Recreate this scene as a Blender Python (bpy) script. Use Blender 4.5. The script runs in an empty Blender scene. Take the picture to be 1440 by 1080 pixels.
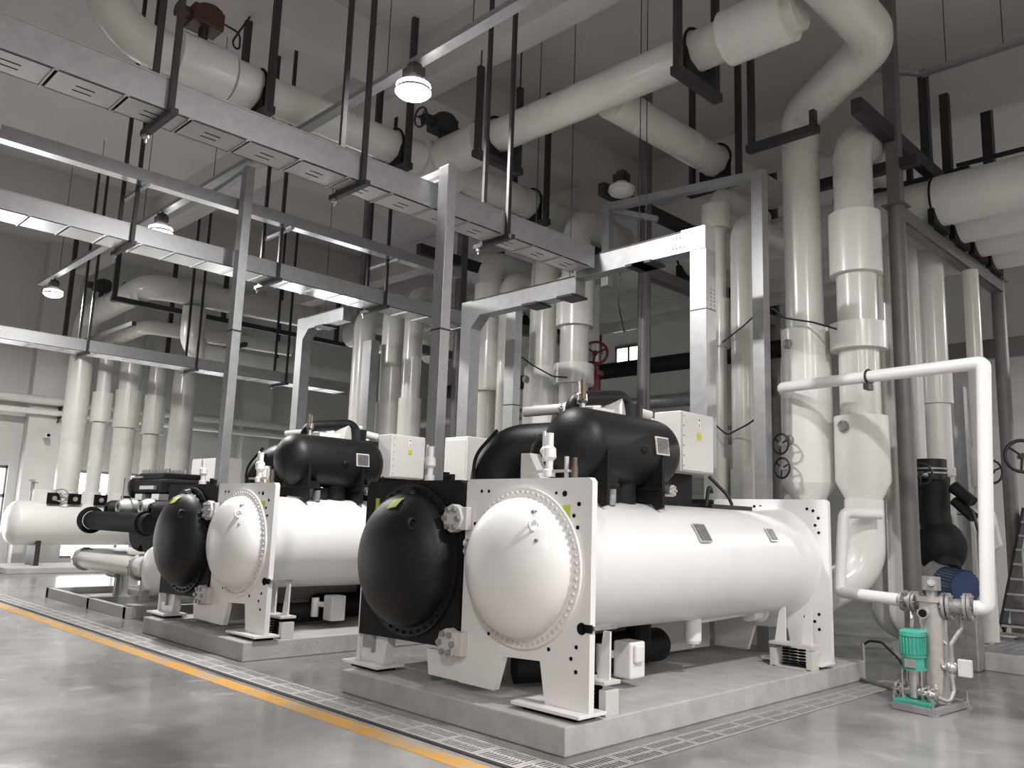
import bpy, math, random
from mathutils import Vector, Matrix
random.seed(7)
D = bpy.data
SC = bpy.context.scene
COL = SC.collection
PI = math.pi

# ------------------------------------------------------------------ camera, world, light, exposure
cam = D.objects.new('camera', D.cameras.new('camera'))
COL.objects.link(cam)
yaw, pitch, roll, fpx = math.radians(45.25471), math.radians(9.35824), math.radians(1.953), 1171.616
fw = Vector((-math.sin(yaw)*math.cos(pitch), math.cos(yaw)*math.cos(pitch), math.sin(pitch)))
rt = Vector((math.cos(yaw), math.sin(yaw), 0)); up = rt.cross(fw)
r2 = rt*math.cos(roll)+up*math.sin(roll); u2 = up*math.cos(roll)-rt*math.sin(roll)
M = Matrix((r2, u2, -fw)).transposed().to_4x4(); M.translation = (0, 0, 1.65)
cam.matrix_world = M
cam.data.sensor_fit = 'HORIZONTAL'; cam.data.sensor_width = 36
cam.data.lens = 36*fpx/1440
cam.data.clip_start = .05; cam.data.clip_end = 200
SC.camera = cam
SC.view_settings.view_transform = 'Standard'
SC.view_settings.look = 'None'
SC.view_settings.exposure = 0.0
SC.view_settings.gamma = 1
SC.view_settings.use_curve_mapping = False
W = D.worlds.new('world'); SC.world = W; W.use_nodes = True
W.node_tree.nodes['Background'].inputs[0].default_value = (.9, .95, 1, 1)
W.node_tree.nodes['Background'].inputs[1].default_value = 3.0
LAMP_W = 400.0          # every high-bay lamp of the hall has the same power
LAMP_XY = [(-6.92, 5.17), (-13.89, 5.25), (-20.0, 5.38), (0.1, 5.2), (7.0, 5.2),
           (0.1, -2.0), (7.0, -2.0), (0.1, 17.5), (7.0, 17.5)]  # lamps after the third are unseen, added to light the hall

# ------------------------------------------------------------------ materials
def mat(name, col, rough=.5, metal=0., var=.06, scale=3., bump=0., bscale=40., coat=0., rvar=.05, col2=None, spec=None):
    m = D.materials.new(name); m.use_nodes = True
    nt = m.node_tree; b = nt.nodes['Principled BSDF']
    tc = nt.nodes.new('ShaderNodeTexCoord')
    n = nt.nodes.new('ShaderNodeTexNoise'); n.inputs['Scale'].default_value = scale; n.inputs['Detail'].default_value = 4
    nt.links.new(tc.outputs['Object'], n.inputs['Vector'])
    r = nt.nodes.new('ShaderNodeValToRGB'); r.color_ramp.elements[0].position = .3; r.color_ramp.elements[1].position = .7
    c2 = col2 or tuple(max(0, c*(1-var*2)) for c in col)
    r.color_ramp.elements[0].color = (*c2, 1); r.color_ramp.elements[1].color = (*col, 1)
    nt.links.new(n.outputs['Fac'], r.inputs['Fac']); nt.links.new(r.outputs['Color'], b.inputs['Base Color'])
    mr = nt.nodes.new('ShaderNodeMapRange'); mr.inputs['To Min'].default_value = max(.02, rough-rvar); mr.inputs['To Max'].default_value = rough+rvar
    nt.links.new(n.outputs['Fac'], mr.inputs['Value']); nt.links.new(mr.outputs['Result'], b.inputs['Roughness'])
    b.inputs['Metallic'].default_value = metal
    if coat: b.inputs['Coat Weight'].default_value = coat; b.inputs['Coat Roughness'].default_value = .15
    if spec is not None: b.inputs['Specular IOR Level'].default_value = spec
    if bump:
        n2 = nt.nodes.new('ShaderNodeTexNoise'); n2.inputs['Scale'].default_value = bscale; n2.inputs['Detail'].default_value = 3
        nt.links.new(tc.outputs['Object'], n2.inputs['Vector'])
        bp = nt.nodes.new('ShaderNodeBump'); bp.inputs['Strength'].default_value = bump; bp.inputs['Distance'].default_value = .01
        nt.links.new(n2.outputs['Fac'], bp.inputs['Height']); nt.links.new(bp.outputs['Normal'], b.inputs['Normal'])
    return m
def emit(name, col, s):
    m = D.materials.new(name); m.use_nodes = True; nt = m.node_tree; nt.nodes.clear()
    e = nt.nodes.new('ShaderNodeEmission'); e.inputs[0].default_value = (*col, 1); e.inputs[1].default_value = s
    o = nt.nodes.new('ShaderNodeOutputMaterial'); nt.links.new(e.outputs[0], o.inputs[0]); return m

WHITE = mat('white_paint', (.82, .80, .788), .36, var=.015, coat=.15)
CREAM = mat('cream_pipe_jacket', (.67, .66, .615), .28, var=.04, scale=1.2, coat=.3)
CREAM2 = mat('cream_jacket_pale', (.75, .74, .705), .28, var=.03, scale=1.2, coat=.3)
RUB = mat('black_rubber_foam', (.0095, .009, .010), .46, var=.2, scale=8, bump=.25, bscale=60, spec=.35)
RUBM = mat('black_rubber_matt', (.011, .0095, .010), .62, var=.2, scale=5, bump=.2, bscale=50, spec=.25)
GALV = mat('galvanized_steel', (.40, .395, .40), .45, .6, var=.07, scale=9, bump=.03, bscale=60)
SKID = mat('skid_grey_paint', (.46, .45, .44), .5, .1, var=.05, scale=5)
SHEET = mat('zinc_sheet_lit', (.82, .81, .80), .24, .85, var=.04, scale=6)  # pale tone holds window light reflected by tray and channel undersides
GALVL = mat('bright_galvanized_sheet', (.56, .55, .55), .38, .6, var=.06, scale=7)
DARK = mat('dark_primer_steel', (.045, .037, .040), .5, .2, var=.15, scale=10)
GREY = mat('grey_painted_steel', (.17, .155, .155), .45, .1, var=.1, scale=4)
CONC = mat('plinth_concrete', (.50, .48, .465), .85, var=.10, scale=5, bump=.5, bscale=50)
CEIL = mat('ceiling_paint', (.60, .575, .57), .9, var=.04, scale=.8)
WALL = mat('wall_paint', (.60, .59, .565), .8, var=.03, scale=.7)
STEEL = mat('stainless_steel', (.66, .63, .61), .3, .85, var=.06, scale=20)
CAST = mat('cast_iron_grey', (.42, .41, .40), .5, .6, var=.15, scale=16)
GREEN = mat('green_pump_enamel', (.07, .42, .32), .35, var=.1, scale=8)
BLUE = mat('blue_motor_enamel', (.035, .06, .15), .4, var=.15, scale=8)
RED = mat('red_valve_paint', (.22, .02, .035), .45, var=.15)
BROWN = mat('brown_actuator_paint', (.07, .028, .02), .5, var=.2)
CABLE = mat('black_cable_sheath', (.012, .011, .012), .45)
LIME = mat('lime_sticker', (.55, .62, .05), .5, var=.08)
PLATE = mat('etched_nameplate', (.26, .25, .24), .35, .5, var=.3, scale=60)
BRASS = mat('brass_fitting', (.20, .155, .115), .4, .6)
BEIGE = mat('beige_cabinet', (.62, .60, .57), .45, var=.03)
BOLTW = mat('white_painted_bolt', (.70, .68, .65), .4, var=.1, scale=30)
HOLE = mat('dark_hole', (.012, .011, .011), .9, spec=.1)
GLASSW = emit('daylight_pane', (.97, .985, 1.0), 6.0)
LAMPE = emit('lamp_glow', (1, .99, .98), 40)
TRENCH = mat('trench_dark', (.05, .045, .042), .8)
GRATE = mat('grate_concrete_grey', (.46, .44, .42), .6, .1, var=.12, scale=20)
FRAME = mat('window_frame_grey', (.20, .19, .19), .5, .3)

def floor_mat():
    m = D.materials.new('polished_concrete_floor'); m.use_nodes = True; nt = m.node_tree; b = nt.nodes['Principled BSDF']
    tc = nt.nodes.new('ShaderNodeTexCoord')
    a = nt.nodes.new('ShaderNodeTexNoise'); a.inputs['Scale'].default_value = .45; a.inputs['Detail'].default_value = 6; a.inputs['Roughness'].default_value = .62
    c = nt.nodes.new('ShaderNodeTexNoise'); c.inputs['Scale'].default_value = 2.6; c.inputs['Detail'].default_value = 6; c.inputs['Distortion'].default_value = .6
    for t in (a, c): nt.links.new(tc.outputs['Object'], t.inputs['Vector'])
    r = nt.nodes.new('ShaderNodeValToRGB'); e = r.color_ramp.elements
    e[0].position = .30; e[0].color = (.105, .10, .098, 1); e[1].position = .68; e[1].color = (.36, .35, .342, 1)
    r2_ = nt.nodes.new('ShaderNodeValToRGB'); e = r2_.color_ramp.elements
    e[0].position = .60; e[0].color = (0, 0, 0, 1); e[1].position = .74; e[1].color = (1, 1, 1, 1)
    nt.links.new(a.outputs['Fac'], r.inputs['Fac']); nt.links.new(c.outputs['Fac'], r2_.inputs['Fac'])
    mx = nt.nodes.new('ShaderNodeMixRGB'); mx.inputs['Color2'].default_value = (.48, .46, .45, 1)
    ml = nt.nodes.new('ShaderNodeMath'); ml.operation = 'MULTIPLY'; ml.inputs[1].default_value = .4
    nt.links.new(r2_.outputs['Color'], ml.inputs[0]); nt.links.new(ml.outputs[0], mx.inputs['Fac'])
    nt.links.new(r.outputs['Color'], mx.inputs['Color1']); nt.links.new(mx.outputs['Color'], b.inputs['Base Color'])
    mr = nt.nodes.new('ShaderNodeMapRange'); mr.inputs['To Min'].default_value = .10; mr.inputs['To Max'].default_value = .30
    nt.links.new(c.outputs['Fac'], mr.inputs['Value']); nt.links.new(mr.outputs['Result'], b.inputs['Roughness'])
    bp = nt.nodes.new('ShaderNodeBump'); bp.inputs['Strength'].default_value = .015
    nt.links.new(c.outputs['Fac'], bp.inputs['Height']); nt.links.new(bp.outputs['Normal'], b.inputs['Normal'])
    return m
def paint_mat():
    m = D.materials.new('worn_yellow_paint'); m.use_nodes = True; nt = m.node_tree; b = nt.nodes['Principled BSDF']
    tc = nt.nodes.new('ShaderNodeTexCoord')
    a = nt.nodes.new('ShaderNodeTexNoise'); a.inputs['Scale'].default_value = 4; a.inputs['Detail'].default_value = 6
    nt.links.new(tc.outputs['Object'], a.inputs['Vector'])
    r = nt.nodes.new('ShaderNodeValToRGB'); e = r.color_ramp.elements
    e[0].position = .36; e[0].color = (.42, .32, .22, 1); e[1].position = .56; e[1].color = (.62, .31, .035, 1)
    nt.links.new(a.outputs['Fac'], r.inputs['Fac']); nt.links.new(r.outputs['Color'], b.inputs['Base Color'])
    b.inputs['Roughness'].default_value = .35
    return m
FLOOR = floor_mat(); YPAINT = paint_mat()

# ------------------------------------------------------------------ mesh builder
def V(*a): return Vector(a)
def frame(d, hint=None):
    d = d.normalized()
    h = hint or (Vector((0, 0, 1)) if abs(d.z) < .9 else Vector((1, 0, 0)))
    a = h.cross(d).normalized(); return d, a, d.cross(a)
class MB:
    def __init__(s): s.v = []; s.f = []; s.s = []
    def add(s, vs, fs, smooth=False):
        o = len(s.v); s.v += [tuple(x) for x in vs]
        s.f += [tuple(i+o for i in q) for q in fs]; s.s += [smooth]*len(fs); return s
    def box(s, x0, x1, y0, y1, z0, z1):
        return s.add([(x, y, z) for z in (z0, z1) for y in (y0, y1) for x in (x0, x1)],
                     [(0, 2, 3, 1), (4, 5, 7, 6), (0, 1, 5, 4), (1, 3, 7, 5), (3, 2, 6, 7), (2, 0, 4, 6)])
    def bar(s, p, q, w, h, hint=None):
        p, q = Vector(p), Vector(q); d, a, b = frame(q-p, Vector(hint) if hint else None); vs = []
        for c in (p, q):
            for i, j in ((-1, -1), (1, -1), (1, 1), (-1, 1)): vs.append(c+a*w/2*i+b*h/2*j)
        return s.add(vs, [(3, 2, 1, 0), (4, 5, 6, 7), (0, 1, 5, 4), (1, 2, 6, 5), (2, 3, 7, 6), (3, 0, 4, 7)])
    def lathe(s, p, d, prof, n=28, sharp=35):
        """profile of (distance along d, radius) turned about the axis"""
        p = Vector(p); d, a, b = frame(Vector(d)); segs = [[prof[0]]]
        for i in range(1, len(prof)):
            segs[-1].append(prof[i])
            if i < len(prof)-1:
                u = (prof[i][0]-prof[i-1][0], prof[i][1]-prof[i-1][1]); w = (prof[i+1][0]-prof[i][0], prof[i+1][1]-prof[i][1])
                an = abs(math.degrees(math.atan2(u[0]*w[1]-u[1]*w[0], u[0]*w[0]+u[1]*w[1])))
                if an > sharp: segs.append([prof[i]])
        for sg in segs:
            vs, fs = [], []
            for t, r in sg:
                r = max(r, 1e-4)
                for k in range(n):
                    an = 2*PI*k/n; vs.append(p+d*t+(a*math.cos(an)+b*math.sin(an))*r)
            for i in range(len(sg)-1):
                for k in range(n):
                    k2 = (k+1) % n; fs.append((i*n+k, i*n+k2, (i+1)*n+k2, (i+1)*n+k))
            s.add(vs, fs, True)
        return s
    def cyl(s, p, q, r, r1=None, n=20):
        p, q = Vector(p), Vector(q); L = (q-p).length; r1 = r if r1 is None else r1
        return s.lathe(p, q-p, [(0, 0), (0, r), (L, r1), (L, 0)], n)
    def tube(s, pts, r, fil=0., n=20, caps=True, seg=7):
        pts = [Vector(p) for p in pts]; path = [pts[0]]
        for i in range(1, len(pts)-1):
            a, c, e = pts[i-1], pts[i], pts[i+1]
            u, w = (a-c), (e-c); an = u.angle(w)
            t = min(fil/math.tan(an/2) if an < PI-.01 else 0, u.length*.49, w.length*.49)
            if fil <= 0 or t < 1e-5: path.append(c); continue
            R = t*math.tan(an/2); u.normalize(); w.normalize(); bis = (u+w).normalized()
            cen = c+bis*(R/math.sin(an/2)); s0 = c+u*t-cen; s1 = c+w*t-cen; tot = s0.angle(s1); ax = s0.cross(s1).normalized()
            for k in range(seg+1): path.append(cen+Matrix.Rotation(tot*k/seg, 3, ax) @ s0)
        path.append(pts[-1])
        d, A, B = frame(path[1]-path[0]); vs, fs = [], []
        for i, c in enumerate(path):
            t0 = (c-path[i-1]).normalized() if i else d; t1 = (path[i+1]-c).normalized() if i < len(path)-1 else t0
            tg = (t0+t1).normalized(); q = d.rotation_difference(tg); A = q @ A; B = q @ B; d = tg
            k_ = 1/max(.5, math.cos(t0.angle(t1)/2)) if t0.length and t1.length else 1
            for k in range(n):
                an = 2*PI*k/n; vs.append(c+(A*math.cos(an)+B*math.sin(an))*r)
        m = len(path)
        for i in range(m-1):
            for k in range(n):
                k2 = (k+1) % n; fs.append((i*n+k, i*n+k2, (i+1)*n+k2, (i+1)*n+k))
        s.add(vs, fs, True)
        if caps:
            s.add(vs[:n], [tuple(range(n))[::-1]]); s.add(vs[-n:], [tuple(range(n))])
        return s
    def prism(s, poly, o, u, v, w):
        """polygon (in axes u,v from o) pushed along vector w"""
        o, u, v, w = Vector(o), Vector(u), Vector(v), Vector(w); n = len(poly)
        a = [o+u*x+v*y for x, y in poly]; b = [p+w for p in a]
        s.add(a, [tuple(range(n))[::-1]]); s.add(b, [tuple(range(n))])
        return s.add(a+b, [(i, (i+1) % n, (i+1) % n+n, i+n) for i in range(n)])
    def torus(s, c, ax, R, r, n=28, m=8, a0=0., a1=2*PI):
        c = Vector(c); d, a, b = frame(Vector(ax)); full = abs(a1-a0-2*PI) < 1e-6; vs, fs = [], []
        cnt = n if full else n+1
        for k in range(cnt):
            an = a0+(a1-a0)*k/n; e = a*math.cos(an)+b*math.sin(an)
            for j in range(m):
                t = 2*PI*j/m; vs.append(c+e*(R+r*math.cos(t))+d*r*math.sin(t))
        for k in range(n):
            k2 = (k+1) % cnt
            for j in range(m): fs.append((k*m+j, k2*m+j, k2*m+(j+1) % m, k*m+(j+1) % m))
        return s.add(vs, fs, True)
    def sph(s, c, r, n=16, sc=(1, 1, 1)):
        c = Vector(c); vs, fs = [], []; m = n//2
        for i in range(m+1):
            th = PI*i/m
            for k in range(n):
                ph = 2*PI*k/n; vs.append((c.x+r*sc[0]*math.sin(th)*math.cos(ph), c.y+r*sc[1]*math.sin(th)*math.sin(ph), c.z-r*sc[2]*math.cos(th)))
        for i in range(m):
            for k in range(n): fs.append((i*n+k, i*n+(k+1) % n, (i+1)*n+(k+1) % n, (i+1)*n+k))
        return s.add(vs, fs, True)
    def bolts(s, c, ax, R, k, r, h, a0=0., a1=2*PI):
        c = Vector(c); d, a, b = frame(Vector(ax))
        for i in range(k):
            an = a0+(a1-a0)*i/k; p = c+(a*math.cos(an)+b*math.sin(an))*R; s.cyl(p, p+d*h, r, n=6)
        return s
    def wheel(s, c, ax, R):
        """spoked hand wheel on a stem"""
        c = Vector(c); d, a, b = frame(Vector(ax)); s.torus(c, ax, R, R*.11, 20, 6); s.cyl(c-d*R*.15, c+d*R*.15, R*.2, n=10)
        for i in range(3):
            an = 2*PI*i/3+.4; s.cyl(c, c+(a*math.cos(an)+b*math.sin(an))*R, R*.08, n=6)
        return s
    def build(s, name, m, parent=None, bevel=0., kind=None, label=None):
        base = Vector((0, 0, 0)); q = parent
        while q: base += q.location; q = q.parent
        me = D.meshes.new(name); me.from_pydata([tuple(Vector(x)-base) for x in s.v], [], s.f)
        me.polygons.foreach_set('use_smooth', s.s); me.materials.append(m); me.update()
        o = D.objects.new(name, me); COL.objects.link(o)
        if parent: o.parent = parent
        if bevel:
            b = o.modifiers.new('bevel', 'BEVEL'); b.width = bevel; b.segments = 2; b.limit_method = 'ANGLE'
        if kind: o['kind'] = kind
        if label: o['label'] = label
        return o
def tag(o, label, cat, group=None, kind=None):
    o['label'] = label; o['category'] = cat
    if group: o['group'] = group
    if kind: o['kind'] = kind
    return o
def thing(name, label, cat, loc, group=None):
    o = D.objects.new(name, None); o.location = loc; o.empty_display_size = .1; COL.objects.link(o)
    return tag(o, label, cat, group)
def kids(o): return [c for c in D.objects if c.parent == o]
def dup(o, delta, label=None, parent=None, cmap=None):
    if cmap is None:
        cmap = {}
        for c in D.objects:
            if c.parent: cmap.setdefault(c.parent, []).append(c)
    c = o.copy(); COL.objects.link(c)
    if parent is None: c.location = o.location+Vector(delta); c['label'] = label
    else: c.parent = parent
    for k in cmap.get(o, []): dup(k, None, None, c, cmap)
    return c
def struct(mb, name, m, bevel=0.):
    o = mb.build(name, m, None, bevel); o['kind'] = 'structure'; return o

# ------------------------------------------------------------------ the hall
X0, X1, Y0, Y1, ZC = -26.0, 10.0, -7.0, 21.0, 9.1
m = MB(); m.add([(X0, Y0, 0), (X1, Y0, 0), (X1, Y1, 0), (X0, Y1, 0)], [(0, 1, 2, 3)]); struct(m, 'floor', FLOOR)
m = MB(); m.box(X0-.3, X1+.3, Y0-.3, Y1+.3, ZC, ZC+.2); struct(m, 'ceiling', CEIL)
m = MB(); m.box(X0, X1, Y1, Y1+.3, 0, ZC); struct(m, 'wall_back', WALL)
m = MB(); m.box(X1, X1+.3, Y0, Y1, 0, ZC); struct(m, 'wall_right', WALL)
m = MB(); m.box(X0, X1, Y0-.3, Y0, 0, ZC); struct(m, 'wall_front', WALL)
# left wall pierced by tall windows
WIN = [(-6.2, -4.2), (-2.2, -.2), (3.6, 6.45), (8.0, 12.6), (13.6, 17.6)]
m = MB(); ys = [Y0]+[v for w in WIN for v in w]+[Y1]; ZW0, ZW1 = .18, 2.70
for i in range(0, len(ys), 2): m.box(X0-.3, X0, ys[i], ys[i+1], 0, ZC)
for a, b in WIN: m.box(X0-.3, X0, a, b, 0, ZW0); m.box(X0-.3, X0, a, b, ZW1, ZC)
struct(m, 'wall_left', WALL)
for i, (a, b) in enumerate(WIN):
    f = MB()
    for z in (ZW0+.03, 1.88, ZW1-.03): f.box(X0-.2, X0-.1, a, b, z-.05, z+.05)
    n = max(2, round((b-a)/1.5))
    for k in range(n+1):
        y = a+(b-a)*k/n; f.box(X0-.2, X0-.1, max(a, y-.04), min(b, y+.04), ZW0, ZW1)
    w = struct(f, 'window_%d' % (i+1), FRAME)
    for k in range(n):
        for z0, z1 in ((ZW0+.08, 1.83), (1.93, ZW1-.08)):
            g = MB(); g.box(X0-.17, X0-.15, a+(b-a)*k/n+.05, a+(b-a)*(k+1)/n-.05, z0, z1); g.build('pane', GLASSW, w)
# ceiling beams
nb = 1
for y in (-4.9, 1.2, 7.3, 13.4, 18.5):
    m = MB(); m.box(X0, X1, y, y+.45, 8.3, ZC); struct(m, 'trim_%d' % nb, CEIL); nb += 1
for x in (-19.9, -9.9, .1):
    m = MB(); m.box(x-.4, x, Y0, Y1, 8.32, ZC); struct(m, 'trim_%d' % nb, CEIL); nb += 1
# wall piers
for y in (.6, 6.68, 13.0):
    m = MB(); m.box(X0, X0+.42, y, y+.95, 0, ZC); struct(m, 'trim_%d' % nb, WALL); nb += 1
# painted walkway edge and the steel strip beside it
m = MB(); m.box(X0+1, 3, 3.99, 4.17, 0, .003)
tag(m.build('floor_stripe', YPAINT), 'worn yellow walkway stripe painted along the grey floor', 'floor marking')
m = MB(); m.box(X0+1, 3, 4.24, 4.27, 0, .008)
tag(m.build('floor_edge_strip', DARK), 'thin dark edging strip between yellow stripe and slotted drain cover', 'edging')

# slotted drain covers: one channel in front of the plinths, one beside the near plinth
def grate_panel_mesh(L, Wd):
    mb = MB(); z = .007; rows = 2; n = 10; e = .028; sl = .021
    rw = (Wd-3*e)/rows; pit = (L-2*e)/n
    for r in range(rows+1):
        y = r*(rw+e); mb.box(0, L, y, y+e, .0025, z)
    for r in range(rows):
        y = e+r*(rw+e)
        mb.box(0, e, y, y+rw, .0025, z); mb.box(L-e, L, y, y+rw, .0025, z)
        for k in range(n):
            x = e+k*pit+sl; mb.box(x, e+(k+1)*pit, y, y+rw, .0025, z)
    return mb
def drain(name, label, org, L, Wd, cnt, along):
    t = thing(name, label, 'drain cover', org)
    g = MB(); tx, ty = org[0], org[1]
    if along == 'x': g.box(tx-cnt*L, tx, ty, ty+Wd, .0005, .002)
    else: g.box(tx-Wd, tx, ty, ty+cnt*L, .0005, .002)
    g.build('trench_bed', HOLE, t)
    me = None
    for k in range(cnt):
        if me is None:
            mb = grate_panel_mesh(L-.006, Wd); me = D.meshes.new('grate_panel'); me.from_pydata(mb.v, [], mb.f); me.materials.append(GRATE)
        o = D.objects.new('grate_panel', me); COL.objects.link(o); o.parent = t
        if along == 'x': o.location = (-(k+1)*L, 0, 0)
        else: o.rotation_euler = (0, 0, PI/2); o.location = (0, k*L, 0)
    return t
drain('drain_cover', 'slotted drain covers running between the plinths and the yellow floor stripe', (-2.5, 4.29, 0), .42, .30, 52, 'x')
drain('drain_cover', 'slotted drain covers running along the right side of the nearest plinth', (-3.72, 4.62, 0), .42, .27, 13, 'y')

# ------------------------------------------------------------------ plinths
def plinth(x0, x1, y0, y1, h, label):
    m = MB(); m.box(x0, x1, y0, y1, 0, h)
    return tag(m.build('concrete_plinth', CONC, None, .012), label, 'plinth')
DX = 4.78
plinth(-6.95, -4.13, 4.75, 9.95, .21, 'low grey concrete plinth under the nearest white and black chiller')
plinth(-6.95-DX, -4.13-DX, 4.75, 9.95, .21, 'low grey concrete plinth under the second chiller from the right')
plinth(-24.9, -22.9, 5.9, 13.2, .14, 'long low plinth under the white header vessel at far left')

# ------------------------------------------------------------------ the big chillers
def chiller():
    t = thing('water_chiller', 'nearest chiller, big white and black end domes facing the yellow line, on the front plinth', 'chiller', (-5.5, 7.0, .21), 'twin drum chillers')
    cx, cz, ex, ez = -4.83, 1.30, -6.28, 1.27; yf, yb = 4.98, 9.05
    # white tube sheets with feet cut into them
    def sheet(name, y0, y1, m, x0, x1, z0, z1, legs, r=.03):
        b = MB(); P = [(x0+r, z1), (x1-r, z1), (x1, z1-r)]
        if legs:
            P += [(x1, .27), (x1-.44, .27), (x1-.50, .58), (x0+.52, .56), (x0+.43, .28), (x0, .28), (x0, z1-r)]
        else: P += [(x1, z0), (x0, z0), (x0, z1-r)]
        b.prism(P[::-1], (0, y0, 0), (1, 0, 0), (0, 0, 1), (0, y1-y0, 0))
        return b.build(name, m, t, .006)
    pf = sheet('condenser_tube_sheet', yf, yf+.06, WHITE, -5.545, -4.11, .27, 2.005, True)
    pb = sheet('condenser_tube_sheet', yb, yb+.06, WHITE, -5.545, -4.11, .27, 2.005, True)
    h = MB()
    for x, z, r in ((-5.35, 1.9, .018), (-5.26, 1.9, .018), (-4.48, 1.885, .016), (-4.39, 1.88, .03), (-4.24, 1.80, .022), (-4.29, 1.71, .02), (-4.25, 1.62, .02),
                    (-4.52, .68, .02), (-4.24, .73, .02), (-4.29, .64, .02), (-4.24, .55, .02), (-5.2, .72, .018), (-5.42, 1.62, .02)):
        h.cyl((x, yf-.004, z), (x, yf+.01, z), r*.8, n=12)
    h.build('bolt_holes', HOLE, pf, kind='stuff')
    h = MB()
    for x, z in ((-4.35, 1.9), (-4.28, 1.88), (-4.22, 1.8), (-4.26, 1.72), (-4.22, 1.64), (-4.4, .72), (-4.24, .76), (-4.29, .68), (-4.24, .6), (-5.0, 1.92), (-4.92, 1.92)):
        h.cyl((x, yb-.004, z), (x, yb+.01, z), .017, n=12)
    h.build('bolt_holes', HOLE, pb, kind='stuff')
    # notch slot with grey pin at the plate edge
    s = MB(); s.cyl((-4.19, yf-.006, .87), (-4.19, yf+.02, .87), .045, n=14); s.box(-4.19, -4.10, yf-.006, yf+.02, .845, .905); s.build('edge_notch', HOLE, pf)
    s = MB(); s.box(-4.15, -4.085, yf+.02, yf+.30, .865, .895); s.build('edge_pin', CAST, pf)
    k = MB(); k.prism([(-4.40, 1.66), (-4.33, 1.66), (-4.33, 1.79), (-4.40, 1.79)], (0, yf-.003, 0), (1, 0, 0), (0, 0, 1), (0, .002, 0)); k.build('sticker', LIME, pf, label='lime yellow square sticker')
    # condenser drum
    b = MB(); b.lathe((cx, yf+.06, cz), (0, 1, 0), [(0, .62), (.05, .585), (.12, .56), (yb-yf-.30, .56), (yb-yf-.12, .60), (yb-yf-.06, .63)], 48, 60); shell = b.build('condenser_shell', WHITE, t)
    b = MB()
    for yy, w_, h_ in ((6.89, .16, .11), (8.22, .11, .085)):
        an = math.radians(32); rad = .567
        c = Vector((cx+rad*math.cos(an), yy, cz+rad*math.sin(an))); nrm = Vector((math.cos(an), 0, math.sin(an))); tv = Vector((-math.sin(an), 0, math.cos(an)))
        f = MB(); f.bar(c-V(0, w_/2+.02, 0)+nrm*.006, c+V(0, w_/2+.02, 0)+nrm*.006, h_*1.5+.03, .012, nrm.cross(V(0, 1, 0)) if 0 else tuple(tv.cross(V(0, 1, 0)))); f.build('nameplate_frame', STEEL, shell)
        f = MB(); f.bar(c-V(0, w_/2, 0)+nrm*.014, c+V(0, w_/2, 0)+nrm*.014, h_*1.5, .008, tuple(tv.cross(V(0, 1, 0)))); f.build('nameplate', PLATE, shell)
    # front and back heads
    def head(name, x, y, z, R, dep, m, sgn, mb_=BOLTW, nb_=64, fl=.06):
        b = MB(); d = (0, sgn, 0)
        pr_ = [(0, R+.075), (.03, R+.075), (.03, R-.005), (.05, R-.01)]
        for i in range(0, 13):
            a = PI/2*i/12; pr_.append((.06+dep*math.sin(a), (R-.012)*math.cos(a)**.9 if i < 12 else 0))
        b.lathe((x, y, z), d, pr_, 56, 50); o = b.build(name, m, t)
        q = MB(); q.bolts((x, y+sgn*.03, z), d, R+.037, nb_, .015, .018); q.build('flange_bolts', mb_, o, kind='stuff'); return o
    hd = head('condenser_head', cx, yf, cz-.01, .565, .27, WHITE, -1)
    head('condenser_head', cx, yb+.06, cz-.01, .565, .27, WHITE, 1)
    def lug(m, par, x, y, z, s=1.):
        b = MB(); b.torus((x, y-.03*s, z), (1, 0, 0), .034*s, .012*s, 14, 6); b.cyl((x, y, z), (x, y+.05, z), .02*s, n=8); return b.build('lifting_lug', m, par)
    lug(WHITE, hd, cx+.33, 4.775, cz+.33, 1.2)
    b = MB(); b.cyl((cx+.37, 4.73, cz+.21), (cx+.37, 4.80, cz+.21), .014, n=8); b.build('plug', CAST, hd); b = MB(); b.cyl((cx+.27, 4.79, cz+.43), (cx+.27, 4.85, cz+.43), .014, n=8); b.build('plug', CAST, hd)
    # black insulated evaporator
    be = MB(); be.lathe((ex, yf+.06, ez), (0, 1, 0), [(0, .60), (yb-yf-.06, .60)], 40); be.build('evaporator_shell', RUBM, t)
    def bsheet(y0, y1):
        b = MB(); b.prism([(-7.02, .52), (-5.60, .55), (-5.56, .66), (-5.56, 1.97), (-5.63, 2.0), (-6.97, 2.0), (-7.02, 1.95)], (0, y0, 0), (1, 0, 0), (0, 0, 1), (0, y1-y0, 0)); return b.build('evaporator_tube_sheet', RUBM, t, .015)
    bsheet(yf-.02, yf+.09); bsheet(yb-.03, yb+.09)
    hb = head('evaporator_head', ex+.0, yf-.02, ez, .62, .30, RUB, -1, RUBM, 40)
    head('evaporator_head', ex, yb+.09, ez, .62, .30, RUB, 1, RUBM, 40)
    lug(RUB, hb, ex+.35, 4.735, ez+.33, 1.4)
    b = MB(); b.cyl((ex+.02, 4.86, ez+.58), (ex+.02, 4.93, ez+.60), .07, n=12); b.build('plug', RUB, hb)
    b = MB(); vs = []
    for j in range(4):
        for i in range(4):
            dx, dz = -.04+.12*i/3+.02*j/3, .455+.085*j/3+.02*i/3
            ca = (math.hypot(dx, dz)/.608)**(1/.9); vs.append((ex+dx, yf-.02-(.06+.30*math.sqrt(1-ca*ca))-.007, ez+dz+.002))
    b.add(vs, [(j*4+i, j*4+i+1, j*4+i+5, j*4+i+4) for j in range(3) for i in range(3)]); b.build('sticker', LIME, hb, label='lime yellow slanted sticker')
    b = MB(); b.box(-6.86, -6.80, yf-.026, yf-.021, 1.70, 1.83); b.build('sticker', LIME, hb, label='small lime tag on the black plate')
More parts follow.
